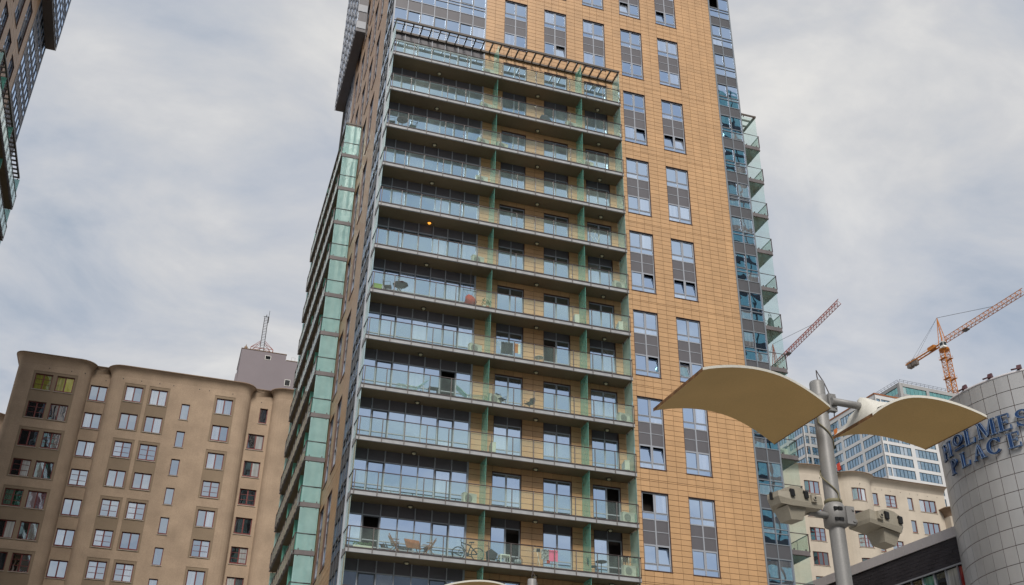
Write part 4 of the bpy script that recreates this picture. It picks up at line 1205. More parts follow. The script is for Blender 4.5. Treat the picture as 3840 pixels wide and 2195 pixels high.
while u < 33:
    gm = G_RE if i in (1,) else G_TE if i in (4, 14) else G_DARK if i in (2, 3) else G_BR
    add('window_pane', box_mesh('window_pane', 0.95, 0.02, 4.4, gm), dk, TWL @ Matrix.Translation((u, -0.16, 15.84)))
    add('mullion', box_mesh('mullion', 0.05, 0.12, 4.48, M_FRAME), dk, TWL @ Matrix.Translation((u+0.96, -0.14, 15.81))); u += 1.02; i += 1

# ------------------------------------------------------------------ street lamps with curved reflectors
def sheet(b, c, arch0, arch1, th, peak=0.5, n=18, m=6):
    """c: near-left, near-right, far-right, far-left corners (x, y, z); arched along its length"""
    A, Bq, Cq, D = [Vector(p) for p in c]
    def P(s_, t, dz):
        p = A.lerp(Bq, s_).lerp(D.lerp(Cq, s_), t)
        k = s_/(2*peak) if s_ < peak else 0.5+(s_-peak)/(2*(1-peak))
        p.z += (arch0*(1-t)+arch1*t)*math.sin(math.pi*k)**0.9+dz
        return p
    top = [b.pts([P(i/n, j/m, th) for j in range(m+1)]) for i in range(n+1)]
    bot = [b.pts([P(i/n, j/m, 0) for j in range(m+1)]) for i in range(n+1)]
    for i in range(n):
        for j in range(m):
            b.face([top[i]+j, top[i+1]+j, top[i+1]+j+1, top[i]+j+1], 0, True); b.face([bot[i]+j, bot[i]+j+1, bot[i+1]+j+1, bot[i+1]+j], 1, True)
    for i in range(n):
        for t in (0, 1):
            q = b.pts([P(i/n, t, 0), P((i+1)/n, t, 0), P((i+1)/n, t, th), P(i/n, t, th)]); b.face([q, q+1, q+2, q+3], 0)
    for j in range(m):
        for s0 in (0, 1):
            q = b.pts([P(s0, j/m, -0.012), P(s0, (j+1)/m, -0.012), P(s0, (j+1)/m, th), P(s0, j/m, th)]); b.face([q, q+1, q+2, q+3], 2)
    return P
def floodlight(t, M):
    b = MB()
    w, d = 0.34, 0.19
    up = b.pts([(-w, -d*0.55, 0.13), (-w*0.66, -d, 0.10), (w, -d, 0.10), (w, d, 0.10), (-w*0.66, d, 0.10), (-w, d*0.55, 0.13)])
    mid = b.pts([(-w*1.02, -d*0.55, 0.06), (-w*0.66, -d*1.02, 0.0), (w, -d*1.02, -0.02), (w, d*1.02, -0.02), (-w*0.66, d*1.02, 0.0), (-w*1.02, d*0.55, 0.06)])
    lo = b.pts([(-w*0.92, -d*0.5, -0.03), (-w*0.62, -d*0.94, -0.075), (w*0.97, -d*0.94, -0.07), (w*0.97, d*0.94, -0.07), (-w*0.62, d*0.94, -0.075), (-w*0.92, d*0.5, -0.03)])
    for a, c in ((up, mid), (mid, lo)):
        for i in range(6):
            j = (i+1) % 6; b.face([c+i, c+j, a+j, a+i])
    b.face([up+i for i in range(6)]); b.face([lo+i for i in reversed(range(6))])
    body = add('floodlight', b.mesh('floodlight', M_FLOOD), t, M)
    b = MB()
    q0 = b.pts([(-0.24, -0.14, -0.06), (0.07, -0.15, -0.068), (0.07, 0.15, -0.068), (-0.24, 0.14, -0.06)]); q1 = b.pts([(-0.18, -0.10, -0.235), (0.02, -0.11, -0.23), (0.02, 0.11, -0.23), (-0.18, 0.10, -0.235)])
    for i in range(4):
        j = (i+1) % 4; b.face([q1+i, q1+j, q0+j, q0+i])
    b.face([q1+i for i in reversed(range(4))]); add('ballast_box', b.mesh('ballast_box', M_FLOOD), body, M)
    b = MB()
    b.prism([(-0.26, 0.10), (0.12, 0.10), (0.08, 0.17), (-0.02, 0.20), (-0.14, 0.20), (-0.23, 0.17)], lambda x, z: (x, -0.16, z), lambda x, z: (x, 0.16, z)); add('lid', b.mesh('lid', M_FLOOD), body, M)
    for x, y in ((-0.19, -0.20), (0.05, -0.20), (-0.335, 0.02)):
        b = MB(); b.box(x-0.03, x+0.03, y-0.02, y+0.02, 0.04, 0.12); b.tube((x-0.03, y, 0.125), (x+0.03, y, 0.125), 0.018, 6); add('latch', b.mesh('latch', M_BLACK), body, M)
    b = MB(); b.box(0.13, 0.22, -0.222, -0.18, 0.0, 0.10); b.tube((0.175, -0.237, 0.05), (0.175, -0.20, 0.05), 0.03, 10); b.tube((0.175, -0.243, 0.05), (0.175, -0.237, 0.05), 0.014, 8, 1); add('pivot', b.mesh('pivot', [M_FLOOD, M_BLACK]), body, M)
def street_lamp(px, py, label):
    t = thing('street_lamp', label, 'lamp', (px, py, 0), group='street lamps with curved reflectors')
    O = Matrix.Translation((px, py, 0))
    def part(name, b, m): return add(name, b.mesh(name, m), t, O)
    b = MB(); b.lathe([(0.16, 0), (0.16, 0.02), (0.105, 0.05), (0.1, 1.2), (0.1, 7.86), (0.092, 7.885)], 24); part('pole', b, M_POLE)
    for z, h in ((7.42, 0.25),):
        b = MB(); b.lathe([(0.104, z), (0.125, z+0.02), (0.125, z+h-0.02), (0.104, z+h)], 20); b.box(0.06, 0.17, -0.145, -0.115, z, z+h); b.box(0.06, 0.17, -0.105, -0.075, z, z+h)
        for dz in (0.05, h-0.05): b.tube((0.15, -0.16, z+dz), (0.15, -0.06, z+dz), 0.016, 6)
        part('top_collar', b, M_POLE)
    b = MB(); z = 5.84; h = 0.33
    b.lathe([(0.103, z), (0.15, z+0.03), (0.152, z+0.24), (0.12, z+h-0.03), (0.103, z+h)], 22); b.box(0.07, 0.19, -0.155, -0.12, z+0.03, z+0.26); b.box(0.07, 0.19, -0.11, -0.075, z+0.03, z+0.26)
    for dz in (0.07, 0.22): b.tube((0.165, -0.17, z+dz), (0.165, -0.06, z+dz), 0.018, 8)
    for a in (-115, -95):
        for dz in (0.06, 0.2): b.box(0.15*math.cos(R(a))-0.03, 0.15*math.cos(R(a))+0.03, 0.15*math.sin(R(a))-0.012, 0.15*math.sin(R(a))+0.01, z+dz, z+dz+0.04, 1)
    part('clamp', b, [M_POLE, M_BLACK])
    b = MB(); b.tube((0.08, -0.16, 7.55), (0.74, -0.16, 7.54), 0.052, 12); part('reflector_arm', b, M_POLE)
    b = MB(); b.tube((-0.08, 0.1, 7.55), (-0.45, 0.1, 7.54), 0.052, 12); part('reflector_arm', b, M_POLE)
    b = MB(); b.tube((-0.1, -0.02, 5.98), (-0.42, -0.05, 6.0), 0.045, 12); b.tube((0.1, 0.0, 5.97), (0.44, 0.02, 5.95), 0.045, 12); part('floodlight_arm', b, M_POLE)
    b = MB(); sheet(b, [(-2.21, -0.89, 7.30), (-0.15, -0.44, 7.30), (-0.20, 0.91, 7.30), (-2.26, 0.44, 7.30)], 0.25, 0.24, 0.035, 0.55); part('reflector', b, [M_SHADE, M_SHADEU, M_RUST])
    b = MB(); sheet(b, [(0.50, -0.42, 7.30), (1.94, -0.87, 7.30), (1.88, 0.35, 7.30), (0.46, 0.46, 7.30)], 0.27, 0.13, 0.035, 0.42); o2 = part('reflector', b, [M_SHADE, M_SHADEU, M_RUST])
    b = MB()                      # moulded fairing that carries the right reflector
    ts = [0.0, 0.2, 0.34, 0.40, 0.5, 0.62, 0.66, 0.74, 0.86, 0.95, 1.0]; hs = [0.0, 0.05, 0.09, 0.16, 0.18, 0.20, 0.31, 0.33, 0.24, 0.10, 0.0]
    rg = []
    for q, hh in zip(ts, hs):
        p = Vector((0.46, 0.46, 7.33)).lerp(Vector((0.50, -0.42, 7.33)), q)
        rg.append(b.pts([p+Vector((0.0, 0, 0)), p+Vector((0.03, 0, hh)), p+Vector((0.10+0.1*hh, 0, max(hh+0.01, 0.10))), p+Vector((0.32, 0, 0.14*hh+0.21)), p+Vector((0.5, 0, 0.262))]))
    for i in range(len(ts)-1):
        for k in range(4): b.face([rg[i]+k, rg[i]+k+1, rg[i+1]+k+1, rg[i+1]+k], 0, True)
    part('fairing', b, M_SHADE)
    floodlight(t, O @ Matrix.Translation((-0.67, -0.12, 6.03)) @ Matrix.Rotation(R(12), 4, 'Z') @ Matrix.Rotation(R(-4), 4, 'Y') @ Matrix.Scale(0.95, 4))
    floodlight(t, O @ Matrix.Translation((0.64, 0.02, 5.94)) @ Matrix.Rotation(R(8), 4, 'Z') @ Matrix.Rotation(R(184), 4, 'Z') @ Matrix.Rotation(R(-5), 4, 'Y') @ Matrix.Scale(-1, 4, (0, 1, 0)))
    b = MB()
    ps = []
    for i in range(44):
        q = i/43; z = 7.40-1.22*q; a = R(-150+430*min(1, max(0, (q-0.12)/0.8)))
        ps.append((0.112*math.cos(a), 0.112*math.sin(a), z))
    b.path(ps, 0.009, 6); b.lathe([(0.106, 6.16), (0.116, 6.17), (0.116, 6.20), (0.106, 6.21)], 16); part('cable', b, M_WIRE)
    b = MB(); b.path([(-0.02, -0.09, 7.7), (-0.03, -0.07, 7.95), (0.0, -0.03, 8.05), (0.05, -0.02, 7.98), (0.07, -0.06, 7.88), (0.11, -0.09, 7.7), (0.13, -0.13, 7.5), (0.12, -0.12, 7.35)], 0.008, 5); part('cable_loop', b, M_CABLE)
    return t
street_lamp(-0.084, -41.275, 'near grey street lamp with two big curved cream reflectors and two floodlights')
street_lamp(-0.44, -30.33, 'second street lamp showing only its top at the bottom edge of the frame')

# ------------------------------------------------------------------ things standing on the balconies
ORD = ['topmost', 'second', 'third', 'fourth', 'fifth', 'sixth', 'seventh', 'eighth', 'ninth', 'tenth', 'eleventh', 'twelfth']
def fl(k): return S(k)+0.161
_ac = {}
def ac_unit(x, k, where, y=0.62, rz=0.0, face='front'):
    t = thing('air_conditioner', ('white air conditioner, %s %s balcony%s, %s' % (ORD[k], face, ' from the top' if k else '', where)), 'air conditioner', (x, y, fl(k)), rz, 'air conditioners on the balconies')
    M = WM[t.name]
    if not _ac:
        b = MB(); b.box(-0.39, 0.39, -0.14, 0.14, 0.09, 0.64); b.box(-0.40, 0.40, -0.15, 0.15, 0.62, 0.66); _ac['body'] = b.mesh('casing', M_ACW)
        b = MB(); b.tube((-0.1, -0.141, 0.36), (-0.1, -0.152, 0.36), 0.22, 18); _ac['fan'] = b.mesh('fan_grille', M_GRILL)
        b = MB()
        for i in range(7): b.box(-0.32, 0.12, -0.162, -0.152, 0.17+i*0.06, 0.18+i*0.06)
        b.box(0.2, 0.36, -0.15, -0.14, 0.3, 0.55); _ac['bars'] = b.mesh('grille_bars', M_ACW)
        b = MB(); b.box(-0.3, -0.22, -0.14, 0.14, 0, 0.09); _ac['foot'] = b.mesh('foot', M_GRILL)
    add('casing', _ac['body'], t, M); add('fan_grille', _ac['fan'], t, M); add('grille_bars', _ac['bars'], t, M)
    add('foot', _ac['foot'], t, M); add('foot', _ac['foot'], t, M @ Matrix.Translation((0.52, 0, 0)))
    return t
L1, R1_, L2, R2_, EN = 'left of the first green screen', 'right of the first green screen', 'left of the second green screen', 'right of the second green screen', 'by the end screen'
for x, k, w in ((6.62, 0, L1), (6.55, 1, L1), (12.6, 1, L2), (6.45, 2, L1), (7.75, 2, R1_), (13.75, 2, R2_), (6.45, 3, L1), (6.4, 5, L1), (15.65, 5, EN), (12.75, 6, L2), (15.6, 6, EN), (6.45, 7, L1), (7.72, 8, R1_), (15.65, 8, EN), (7.68, 9, R1_), (15.65, 9, EN), (6.45, 10, L1), (15.65, 10, EN), (15.6, 11, EN)):
    ac_unit(x, k, w, 0.55 if w != EN else 0.5, R(12) if k % 3 else R(80) if w != L1 else 0)
for k, w in ((8, 'just under the curved lamp reflector'), (9, 'level with the floodlights')):
    ac_unit(27.05, k, w, 2.1, R(0), 'right side')
def cafe_chair(x, y, k, rz, label, m, seat_m=None):
    t = thing('chair', label, 'chair', (x, y, fl(k)), rz, 'balcony chairs'); M = WM[t.name]
    for sx in (-1, 1):
        for sy in (-1, 1): add('leg', MB().tube((sx*0.2, sy*0.2, 0), (sx*0.18, sy*0.17, 0.44), 0.013, 6).mesh('leg', m), t, M)
    add('seat', MB().box(-0.21, 0.21, -0.2, 0.2, 0.43, 0.46).mesh('seat', seat_m or m), t, M)
    b = MB(); b.path([(-0.2, 0.2, 0.45), (-0.22, 0.25, 0.75), (-0.15, 0.28, 0.88), (0.15, 0.28, 0.88), (0.22, 0.25, 0.75), (0.2, 0.2, 0.45)], 0.014, 6); b.path([(-0.2, -0.18, 0.45), (-0.25, -0.18, 0.66), (-0.23, 0.24, 0.68)], 0.012, 6); b.path([(0.2, -0.18, 0.45), (0.25, -0.18, 0.66), (0.23, 0.24, 0.68)], 0.012, 6)
    add('back_frame', b.mesh('back_frame', m), t, M)
    if seat_m: add('backrest', MB().box(-0.18, 0.18, 0.255, 0.27, 0.55, 0.86).mesh('backrest', seat_m), t, M)
    return t
def round_table(x, y, k, label, m, r=0.36):
    t = thing('round_table', label, 'table', (x, y, fl(k))); M = WM[t.name]
    add('table_top', MB().lathe([(r, 0.70), (r, 0.73)], 20).mesh('table_top', m), t, M)
    add('stem', MB().tube((0, 0, 0.03), (0, 0, 0.70), 0.025, 8).mesh('stem', m), t, M)
    add('base', MB().lathe([(0.22, 0), (0.22, 0.02), (0.05, 0.04)], 14).mesh('base', m), t, M)
round_table(1.05, 0.35, 2, 'small dark round table at the left end of the third balcony', M_MAROON)
cafe_chair(0.42, 0.5, 2, R(80), 'black wire chair left of the round table on the third balcony', M_BLACK)
cafe_chair(1.75, 0.5, 2, R(-80), 'black wire chair right of the round table on the third balcony', M_BLACK)
# seventh balcony
t = thing('planter_box', 'green plastic planter box at the left end of the seventh balcony', 'planter', (0.42, 0.35, fl(6))); M = WM[t.name]
b = MB(); b.prism([(-0.22, 0), (0.22, 0), (0.27, 0.38), (-0.27, 0.38)], lambda x, z: (x, -0.15, z), lambda x, z: (x, 0.15, z)); add('tub', b.mesh('tub', M_GREENB), t, M)
add('rim', MB().box(-0.28, 0.28, -0.16, 0.16, 0.38, 0.42).mesh('rim', M_GREENB), t, M)
cafe_chair(1.05, 0.42, 6, R(70), 'maroon chair beside the green planter on the seventh balcony', M_MAROON, M_MAROON)
t = thing('folding_table', 'maroon octagonal table standing on the seventh balcony', 'table', (1.78, 0.38, fl(6))); M = WM[t.name]
add('table_top', MB().lathe([(0.45, 0.68), (0.47, 0.71)], 8).mesh('table_top', M_MAROON), t, M)
for s_ in (-1, 1): add('leg', MB().tube((-0.3*s_, 0, 0), (0.3*s_, 0, 0.68), 0.02, 6).mesh('leg', M_MAROON), t, M)
t = thing('hanging_chair', 'red cloth hanging chair strung from the ceiling of the seventh balcony', 'hanging chair', (6.0, 0.42, fl(6))); M = WM[t.name]
b = MB(); n = 10; rg = []
for i in range(9):
    q = i/8; r_ = 0.05+0.30*math.sin(math.pi*min(1, q*0.85+0.12)); z = 0.12+0.72*q
    rg.append(b.pts([(r_*(1.0+0.25*math.sin(3*a+q*4))*math.cos(a), r_*0.8*math.sin(a), z+0.05*math.sin(2*a+q)) for a in [2*math.pi*j/n for j in range(n)]]))
for i in range(8):
    for j in range(n): b.face([rg[i]+j, rg[i]+(j+1) % n, rg[i+1]+(j+1) % n, rg[i+1]+j], 0, True)
add('cloth_seat', b.mesh('cloth_seat', M_REDC), t, M)
add('spreader_bar', MB().tube((-0.45, 0, 1.15), (0.45, 0, 1.15), 0.02, 6).mesh('spreader_bar', M_BLACK), t, M)
b = MB(); b.tube((0, 0, 1.15), (0, 0, 2.68), 0.012, 5)
for sx in (-0.42, -0.2, 0.2, 0.42): b.tube((sx, 0, 1.15), (sx*0.5, 0, 0.8), 0.008, 4)
add('rope', b.mesh('rope', M_CABLE), t, M)
for x, m_, lab in ((6.85, M_ACW, 'pale flower pot by the screen on the seventh balcony'), (7.05, M_TERR, 'clay flower pot by the screen on the seventh balcony')):
    t = thing('flower_pot', lab, 'pot', (x, 0.28, fl(6))); M = WM[t.name]
    add('pot', MB().lathe([(0.07, 0), (0.10, 0.15), (0.11, 0.2)], 12).mesh('pot', m_), t, M)
    b = MB(); rr = random.Random(int(x*10))
    for i in range(26):
        a = rr.uniform(0, 6.3); h = rr.uniform(0.2, 0.62); d = rr.uniform(0.02, 0.16)
        p = Vector((d*math.cos(a), d*math.sin(a), h)); q = b.pts([p, p+Vector((0.03, 0.02, 0.06)), p+Vector((0.0, 0.04, 0.11)), p+Vector((-0.03, 0.01, 0.05))]); b.face([q, q+1, q+2, q+3])
    add('plant', b.mesh('plant', M_LEAF), t, M, kind='stuff')
def cloth(w, h, m, name, M, t, folds=5, amp=0.03):
    b = MB(); n = 16; rows_ = [b.pts([(w*(i/n-0.5), amp*math.sin(folds*2*math.pi*i/n)*(1-0.6*j/3), -h*j/3-0.01*math.sin(7*i/n)) for i in range(n+1)]) for j in range(4)]
    for j in range(3):
        for i in range(n): b.face([rows_[j]+i, rows_[j]+i+1, rows_[j+1]+i+1, rows_[j+1]+i], 0, True)
    return add(name, b.mesh(name, m), t, M)
def drying_rack(x, y, k, label, rz=0.0, w=1.3):
    t = thing('drying_rack', label, 'drying rack', (x, y, fl(k)), rz, 'drying racks on the balconies'); M = WM[t.name]
    for sx in (-1, 1):
        b = MB(); b.tube((sx*w*0.3, -0.28, 0), (sx*w*0.3, 0.22, 0.95), 0.013, 6); b.tube((sx*w*0.3, 0.28, 0), (sx*w*0.3, -0.22, 0.95), 0.013, 6); add('leg_frame', b.mesh('leg_frame', M_PLW), t, M)
    b = MB()
    for i in range(7): b.tube((-w/2, -0.27+0.09*i, 0.96), (w/2, -0.27+0.09*i, 0.96), 0.006, 4)
    for sx in (-1, 1): b.tube((sx*w/2, -0.28, 0.96), (sx*w/2, 0.28, 0.96), 0.011, 5)
    add('wires', b.mesh('wires', M_PLW), t, M)
    return t, M
def laundry(name, label, w, h, m, M, off_, folds=4):
    t = thing(name, label, name.replace('_', ' '))
    cloth(w, h, m, 'cloth', M @ Matrix.Translation(off_), t, folds)
t, M = drying_rack(8.4, 0.45, 7, 'folding drying rack carrying a charcoal towel on the eighth balcony')
laundry('towel', 'large charcoal towel hung on the rack of the eighth balcony', 0.72, 0.78, M_GREYT, M, (-0.12, -0.30, 0.97))
laundry('shirt', 'orange and white striped garment on the rack of the eighth balcony', 0.26, 0.62, M_ORC, M, (0.42, -0.31, 0.97), 2)
laundry('cloth_strip', 'white cloth at the right end of the eighth balcony rack', 0.16, 0.66, M_PLW, M, (0.62, -0.31, 0.97), 2)
t, M = drying_rack(10.75, 0.42, 11, 'folding drying rack hung with a pink towel on the lowest full balcony')
laundry('towel', 'bright pink towel hung on the rack of the lowest full balcony', 0.50, 0.60, M_PINK, M, (0.35, -0.30, 0.97), 5)
laundry('patterned_cloth', 'grey patterned cloth left of the pink towel', 0.42, 0.55, M_PATT, M, (-0.12, -0.30, 0.97), 3)
laundry('red_garment', 'dark red garment tucked between patterned cloth and pink towel', 0.2, 0.72, M_REDC, M, (0.08, -0.27, 0.97), 2)
laundry('dark_garment', 'small black garment at the left end of the pink towel rack', 0.22, 0.2, M_GREYT, M, (-0.5, -0.29, 0.98), 2)
t, M = drying_rack(14.15, 0.5, 4, 'empty drying rack leaning behind the glass of the fifth balcony', R(25), 0.7)
# ninth balcony: loungers, low table, chairs
def lounger(x, y, k, rz, label):
    t = thing('sun_lounger', label, 'lounger', (x, y, fl(k)), rz); M = WM[t.name]
    b = MB(); b.box(-0.3, 0.3, -0.9, 0.25, 0.30, 0.34); add('seat_mesh', b.mesh('seat_mesh', M_BGLASS), t, M)
    b = MB(); b.prism([(0.25, 0.32), (0.85, 0.85), (0.83, 0.88), (0.23, 0.35)], lambda y_, z: (-0.3, y_, z), lambda y_, z: (0.3, y_, z)); add('backrest', b.mesh('backrest', M_FROST), t, M)
    for sx in (-0.28, 0.28):
        b = MB(); b.path([(sx, -0.9, 0.32), (sx, 0.25, 0.32), (sx, 0.85, 0.87)], 0.016, 6); b.tube((sx, -0.7, 0), (sx, -0.7, 0.32), 0.016, 6); b.tube((sx, 0.2, 0), (sx, 0.2, 0.32), 0.016, 6); add('side_frame', b.mesh('side_frame', M_CHROME), t, M)
lounger(2.9, 0.5, 8, R(-85), 'pale sun lounger on the ninth balcony left of the small black table')
lounger(6.3, 0.5, 8, R(80), 'pale sun lounger on the ninth balcony left of the first green screen')
t = thing('low_table', 'small black table between the loungers of the ninth balcony', 'table', (4.1, 0.4, fl(8))); M = WM[t.name]
add('table_top', MB().box(-0.28, 0.28, -0.2, 0.2, 0.42, 0.46).mesh('table_top', M_BLACK), t, M)
for sx in (-0.24, 0.24): add('leg', MB().box(sx-0.02, sx+0.02, -0.18, 0.18, 0, 0.42).mesh('leg', M_BLACK), t, M)
cafe_chair(8.1, 0.5, 8, R(30), 'black padded chair by the door right of the first screen, ninth balcony', M_BLACK, M_BLACK)
cafe_chair(9.8, 0.5, 8, R(-60), 'black padded chair between the two doors of the ninth balcony', M_BLACK, M_BLACK)
t = thing('leaning_board', 'pale green board leaning on the wall of the sixth balcony', 'board', (10.1, 0.8, fl(5))); M = WM[t.name]
add('board_face', MB().box(-0.5, 0.5, 0, 0.03, 0.05, 0.5).mesh('board_face', M_SCREEN), t, M); add('edge_strip', MB().box(-0.52, 0.52, -0.005, 0.035, 0, 0.05).mesh('edge_strip', M_PLW), t, M)
t = thing('plant_stand', 'round wire plant stand between the doors of the eighth balcony', 'plant stand', (10.3, 0.3, fl(7))); M = WM[t.name]
b = MB(); b.lathe([(0.26, 0.36), (0.28, 0.38), (0.26, 0.40)], 16); add('ring', b.mesh('ring', M_CHROME), t, M)
for i in range(3): add('leg', MB().tube((0.22*math.cos(i*2.1), 0.22*math.sin(i*2.1), 0), (0.2*math.cos(i*2.1), 0.2*math.sin(i*2.1), 0.37), 0.014, 5).mesh('leg', M_CHROME), t, M)
t = thing('covered_heap', 'dark bundle of covered furniture near the middle of the second balcony', 'bundle', (10.75, 0.6, fl(1))); M = WM[t.name]
b = MB(); rg = []
for i in range(6):
    q = i/5; rg.append(b.pts([((0.55*(1-0.6*q*q))*math.cos(a)*(1+0.15*math.sin(3*a+q*3)), 0.25*(1-0.5*q)*math.sin(a), 0.85*q+0.05*math.sin(4*a)*q) for a in [2*math.pi*j/14 for j in range(14)]]))
for i in range(5):
    for j in range(14): b.face([rg[i]+j, rg[i]+(j+1) % 14, rg[i+1]+(j+1) % 14, rg[i+1]+j], 0, True)
b.face([rg[5]+j for j in range(14)]); add('cover', b.mesh('cover', M_GREYT), t, M)
# twelfth balcony: teak set, bicycle, pushchair, tables
def teak_chair(x, y, rz, label):
    t = thing('folding_chair', label, 'chair', (x, y, fl(11)), rz, 'teak chairs on the lowest full balcony'); M = WM[t.name]
    for sx in (-0.24, 0.24):
        b = MB(); b.tube((sx, -0.28, 0), (sx, 0.30, 0.95), 0.022, 4); b.tube((sx, 0.28, 0), (sx, -0.20, 0.46), 0.02, 4); b.tube((sx, -0.24, 0.64), (sx, 0.18, 0.66), 0.022, 4); add('side_frame', b.mesh('side_frame', M_TEAK), t, M)
    for i in range(6): add('slat', box_mesh('slat', 0.46, 0.055, 0.018, M_TEAK), t, M @ Matrix.Translation((-0.23, -0.22+0.07*i, 0.44)))
    for i in range(6): add('slat', box_mesh('slat', 0.045, 0.018, 0.42, M_TEAK), t, M @ Matrix.Translation((-0.21+0.075*i, 0.13, 0.52)) @ Matrix.Rotation(R(-30), 4, 'X'))
teak_chair(2.55, 0.42, R(75), 'teak folding armchair left of the tipped teak table')
teak_chair(4.35, 0.40, R(-80), 'teak folding armchair right of the tipped teak table')
t = thing('teak_table', 'tipped teak folding table between two teak armchairs', 'table', (3.5, 0.42, fl(11)), R(10)); M = WM[t.name]
TM = M @ Matrix.Translation((0, 0, 0.55)) @ Matrix.Rotation(R(55), 4, 'X')
for i in range(9): add('slat', box_mesh('slat', 0.085, 0.7, 0.02, M_TEAK), t, TM @ Matrix.Translation((-0.42+0.094*i, -0.35, 0)))
for sx in (-0.3, 0.3): add('leg', MB().tube((sx, -0.1, 0), (sx*0.5, 0.2, 0.75), 0.024, 4).mesh('leg', M_TEAK), t, M)
t = thing('bicycle', 'black bicycle leaning behind the glass left of the first screen, lowest full balcony', 'bicycle', (6.45, 0.32, fl(11)), R(-8)); M = WM[t.name]
def wheel(x):
    b = MB(); n = 24
    ps = [(x+0.33*math.cos(2*math.pi*i/n), 0, 0.34+0.33*math.sin(2*math.pi*i/n)) for i in range(n+1)]
    b.path(ps, 0.028, 6); w_ = add('wheel', b.mesh('wheel', M_BLACK), t, M)
    b = MB()
    for i in range(12): b.tube((x, 0, 0.34), (x+0.32*math.cos(2*math.pi*i/12), 0, 0.34+0.32*math.sin(2*math.pi*i/12)), 0.003, 4)
    b.tube((x, -0.04, 0.34), (x, 0.04, 0.34), 0.02, 8); add('spokes', b.mesh('spokes', M_CHROME), w_, M)
wheel(-0.52); wheel(0.50)
b = MB(); bb = (-0.02, 0, 0.30); st = (0.14, 0, 0.80); hd = (-0.38, 0, 0.92)
for p, q in ((bb, st), (bb, (-0.36, 0, 0.80)), ((0.13, 0, 0.76), hd), (bb, (0.50, 0, 0.34)), ((0.13, 0, 0.72), (0.50, 0, 0.34))): b.tube(p, q, 0.030, 6)
add('frame', b.mesh('frame', M_BLACK), t, M)
b = MB(); b.tube(hd, (-0.35, 0, 0.76), 0.02, 6)
for y in (-0.05, 0.05): b.tube((-0.36, y, 0.78), (-0.52, y, 0.34), 0.014, 6)
add('fork', b.mesh('fork', M_BLACK), t, M)
b = MB(); b.path([(-0.36, -0.30, 1.06), (-0.40, -0.1, 1.05), (-0.40, 0.1, 1.05), (-0.36, 0.30, 1.06)], 0.014, 6); b.tube(hd, (-0.40, 0, 1.05), 0.016, 6); add('handlebar', b.mesh('handlebar', M_BLACK), t, M)
b = MB(); b.tube(st, (0.17, 0, 0.93), 0.014, 6); b.prism([(0.02, 0.93), (0.30, 0.93), (0.30, 0.98), (0.06, 0.96)], lambda x, z: (x, -0.06, z), lambda x, z: (x, 0.06, z)); add('saddle', b.mesh('saddle', M_BLACK), t, M)
b = MB(); b.tube((-0.02, -0.03, 0.30), (-0.02, 0.03, 0.30), 0.09, 14); b.tube((-0.02, -0.06, 0.30), (0.1, -0.06, 0.18), 0.012, 5); b.box(0.06, 0.14, -0.14, -0.06, 0.16, 0.19); add('crank', b.mesh('crank', M_GREYT), t, M)
t = thing('pushchair', 'folded black pushchair right of the first screen on the lowest full balcony', 'pushchair', (7.75, 0.4, fl(11))); M = WM[t.name]
b = MB(); b.path([(-0.35, 0, 0.95), (-0.2, 0, 0.9), (0.35, 0, 0.12)], 0.016, 6); b.path([(-0.25, 0.2, 0.1), (0.1, 0.2, 0.6), (0.25, 0.2, 0.62)], 0.016, 6); add('frame', b.mesh('frame', M_BLACK), t, M)
b = MB(); b.prism([(-0.25, 0.25), (0.2, 0.2), (0.3, 0.5), (-0.05, 0.72), (-0.28, 0.6)], lambda x, z: (x, -0.14, z), lambda x, z: (x, 0.16, z)); add('seat', b.mesh('seat', M_GREYT), t, M)
for x in (-0.25, 0.33):
    for y in (-0.18, 0.2): add('wheel', MB().tube((x, y-0.02, 0.09), (x, y+0.02, 0.09), 0.09, 14).mesh('wheel', M_BLACK), t, M)
t = thing('side_table', 'small white table in front of the open door, lowest full balcony', 'table', (8.42, 0.32, fl(11))); M = WM[t.name]
add('table_top', MB().box(-0.28, 0.28, -0.26, 0.26, 0.40, 0.45).mesh('table_top', M_PLW), t, M)
for sx in (-0.25, 0.25):
    for sy in (-0.23, 0.23): add('leg', MB().box(sx-0.025, sx+0.025, sy-0.025, sy+0.025, 0, 0.40).mesh('leg', M_PLW), t, M)
t = thing('wire_basket', 'grey round wire basket beside the open door, lowest full balcony', 'basket', (9.2, 0.4, fl(11))); M = WM[t.name]
b = MB()
for i in range(12): b.path([(0.24*math.cos(i*math.pi/6), 0.24*math.sin(i*math.pi/6), 0), (0.27*math.cos(i*math.pi/6), 0.27*math.sin(i*math.pi/6), 0.3), (0.12*math.cos(i*math.pi/6), 0.12*math.sin(i*math.pi/6), 0.5)], 0.008, 4)
add('wire_body', b.mesh('wire_body', M_GREYT), t, M)
add('cushion', MB().lathe([(0.1, 0.05), (0.22, 0.12), (0.2, 0.3), (0.05, 0.36)], 12).mesh('cushion', M_FRAME), t, M)
round_table(13.95, 0.4, 11, 'dark round table right of the second screen, lowest full balcony', M_BLACK, 0.32)
cafe_chair(13.5, 0.55, 11, R(60), 'dark chair right of the second screen, lowest full balcony', M_BLACK, M_GREYT)
t = thing('utensil_shelf', 'black wall shelf with hanging brooms above the lowest air conditioner', 'shelf', (15.55, 1.1, S(11)+1.0)); M = WM[t.name]
add('shelf_board', MB().box(-0.4, 0.4, -0.12, 0.12, 0.5, 0.54).mesh('shelf_board', M_BLACK), t, M)
for i in range(4): add('hook_tool', MB().tube((-0.3+0.2*i, -0.08, 0.02), (-0.3+0.2*i, -0.08, 0.5), 0.018, 6).mesh('hook_tool', M_ACW if i % 2 else M_BLACK), t, M)
t = thing('flower_trough', 'long pale trough at the left end of the lowest full balcony', 'trough', (0.9, 0.25, fl(11))); M = WM[t.name]
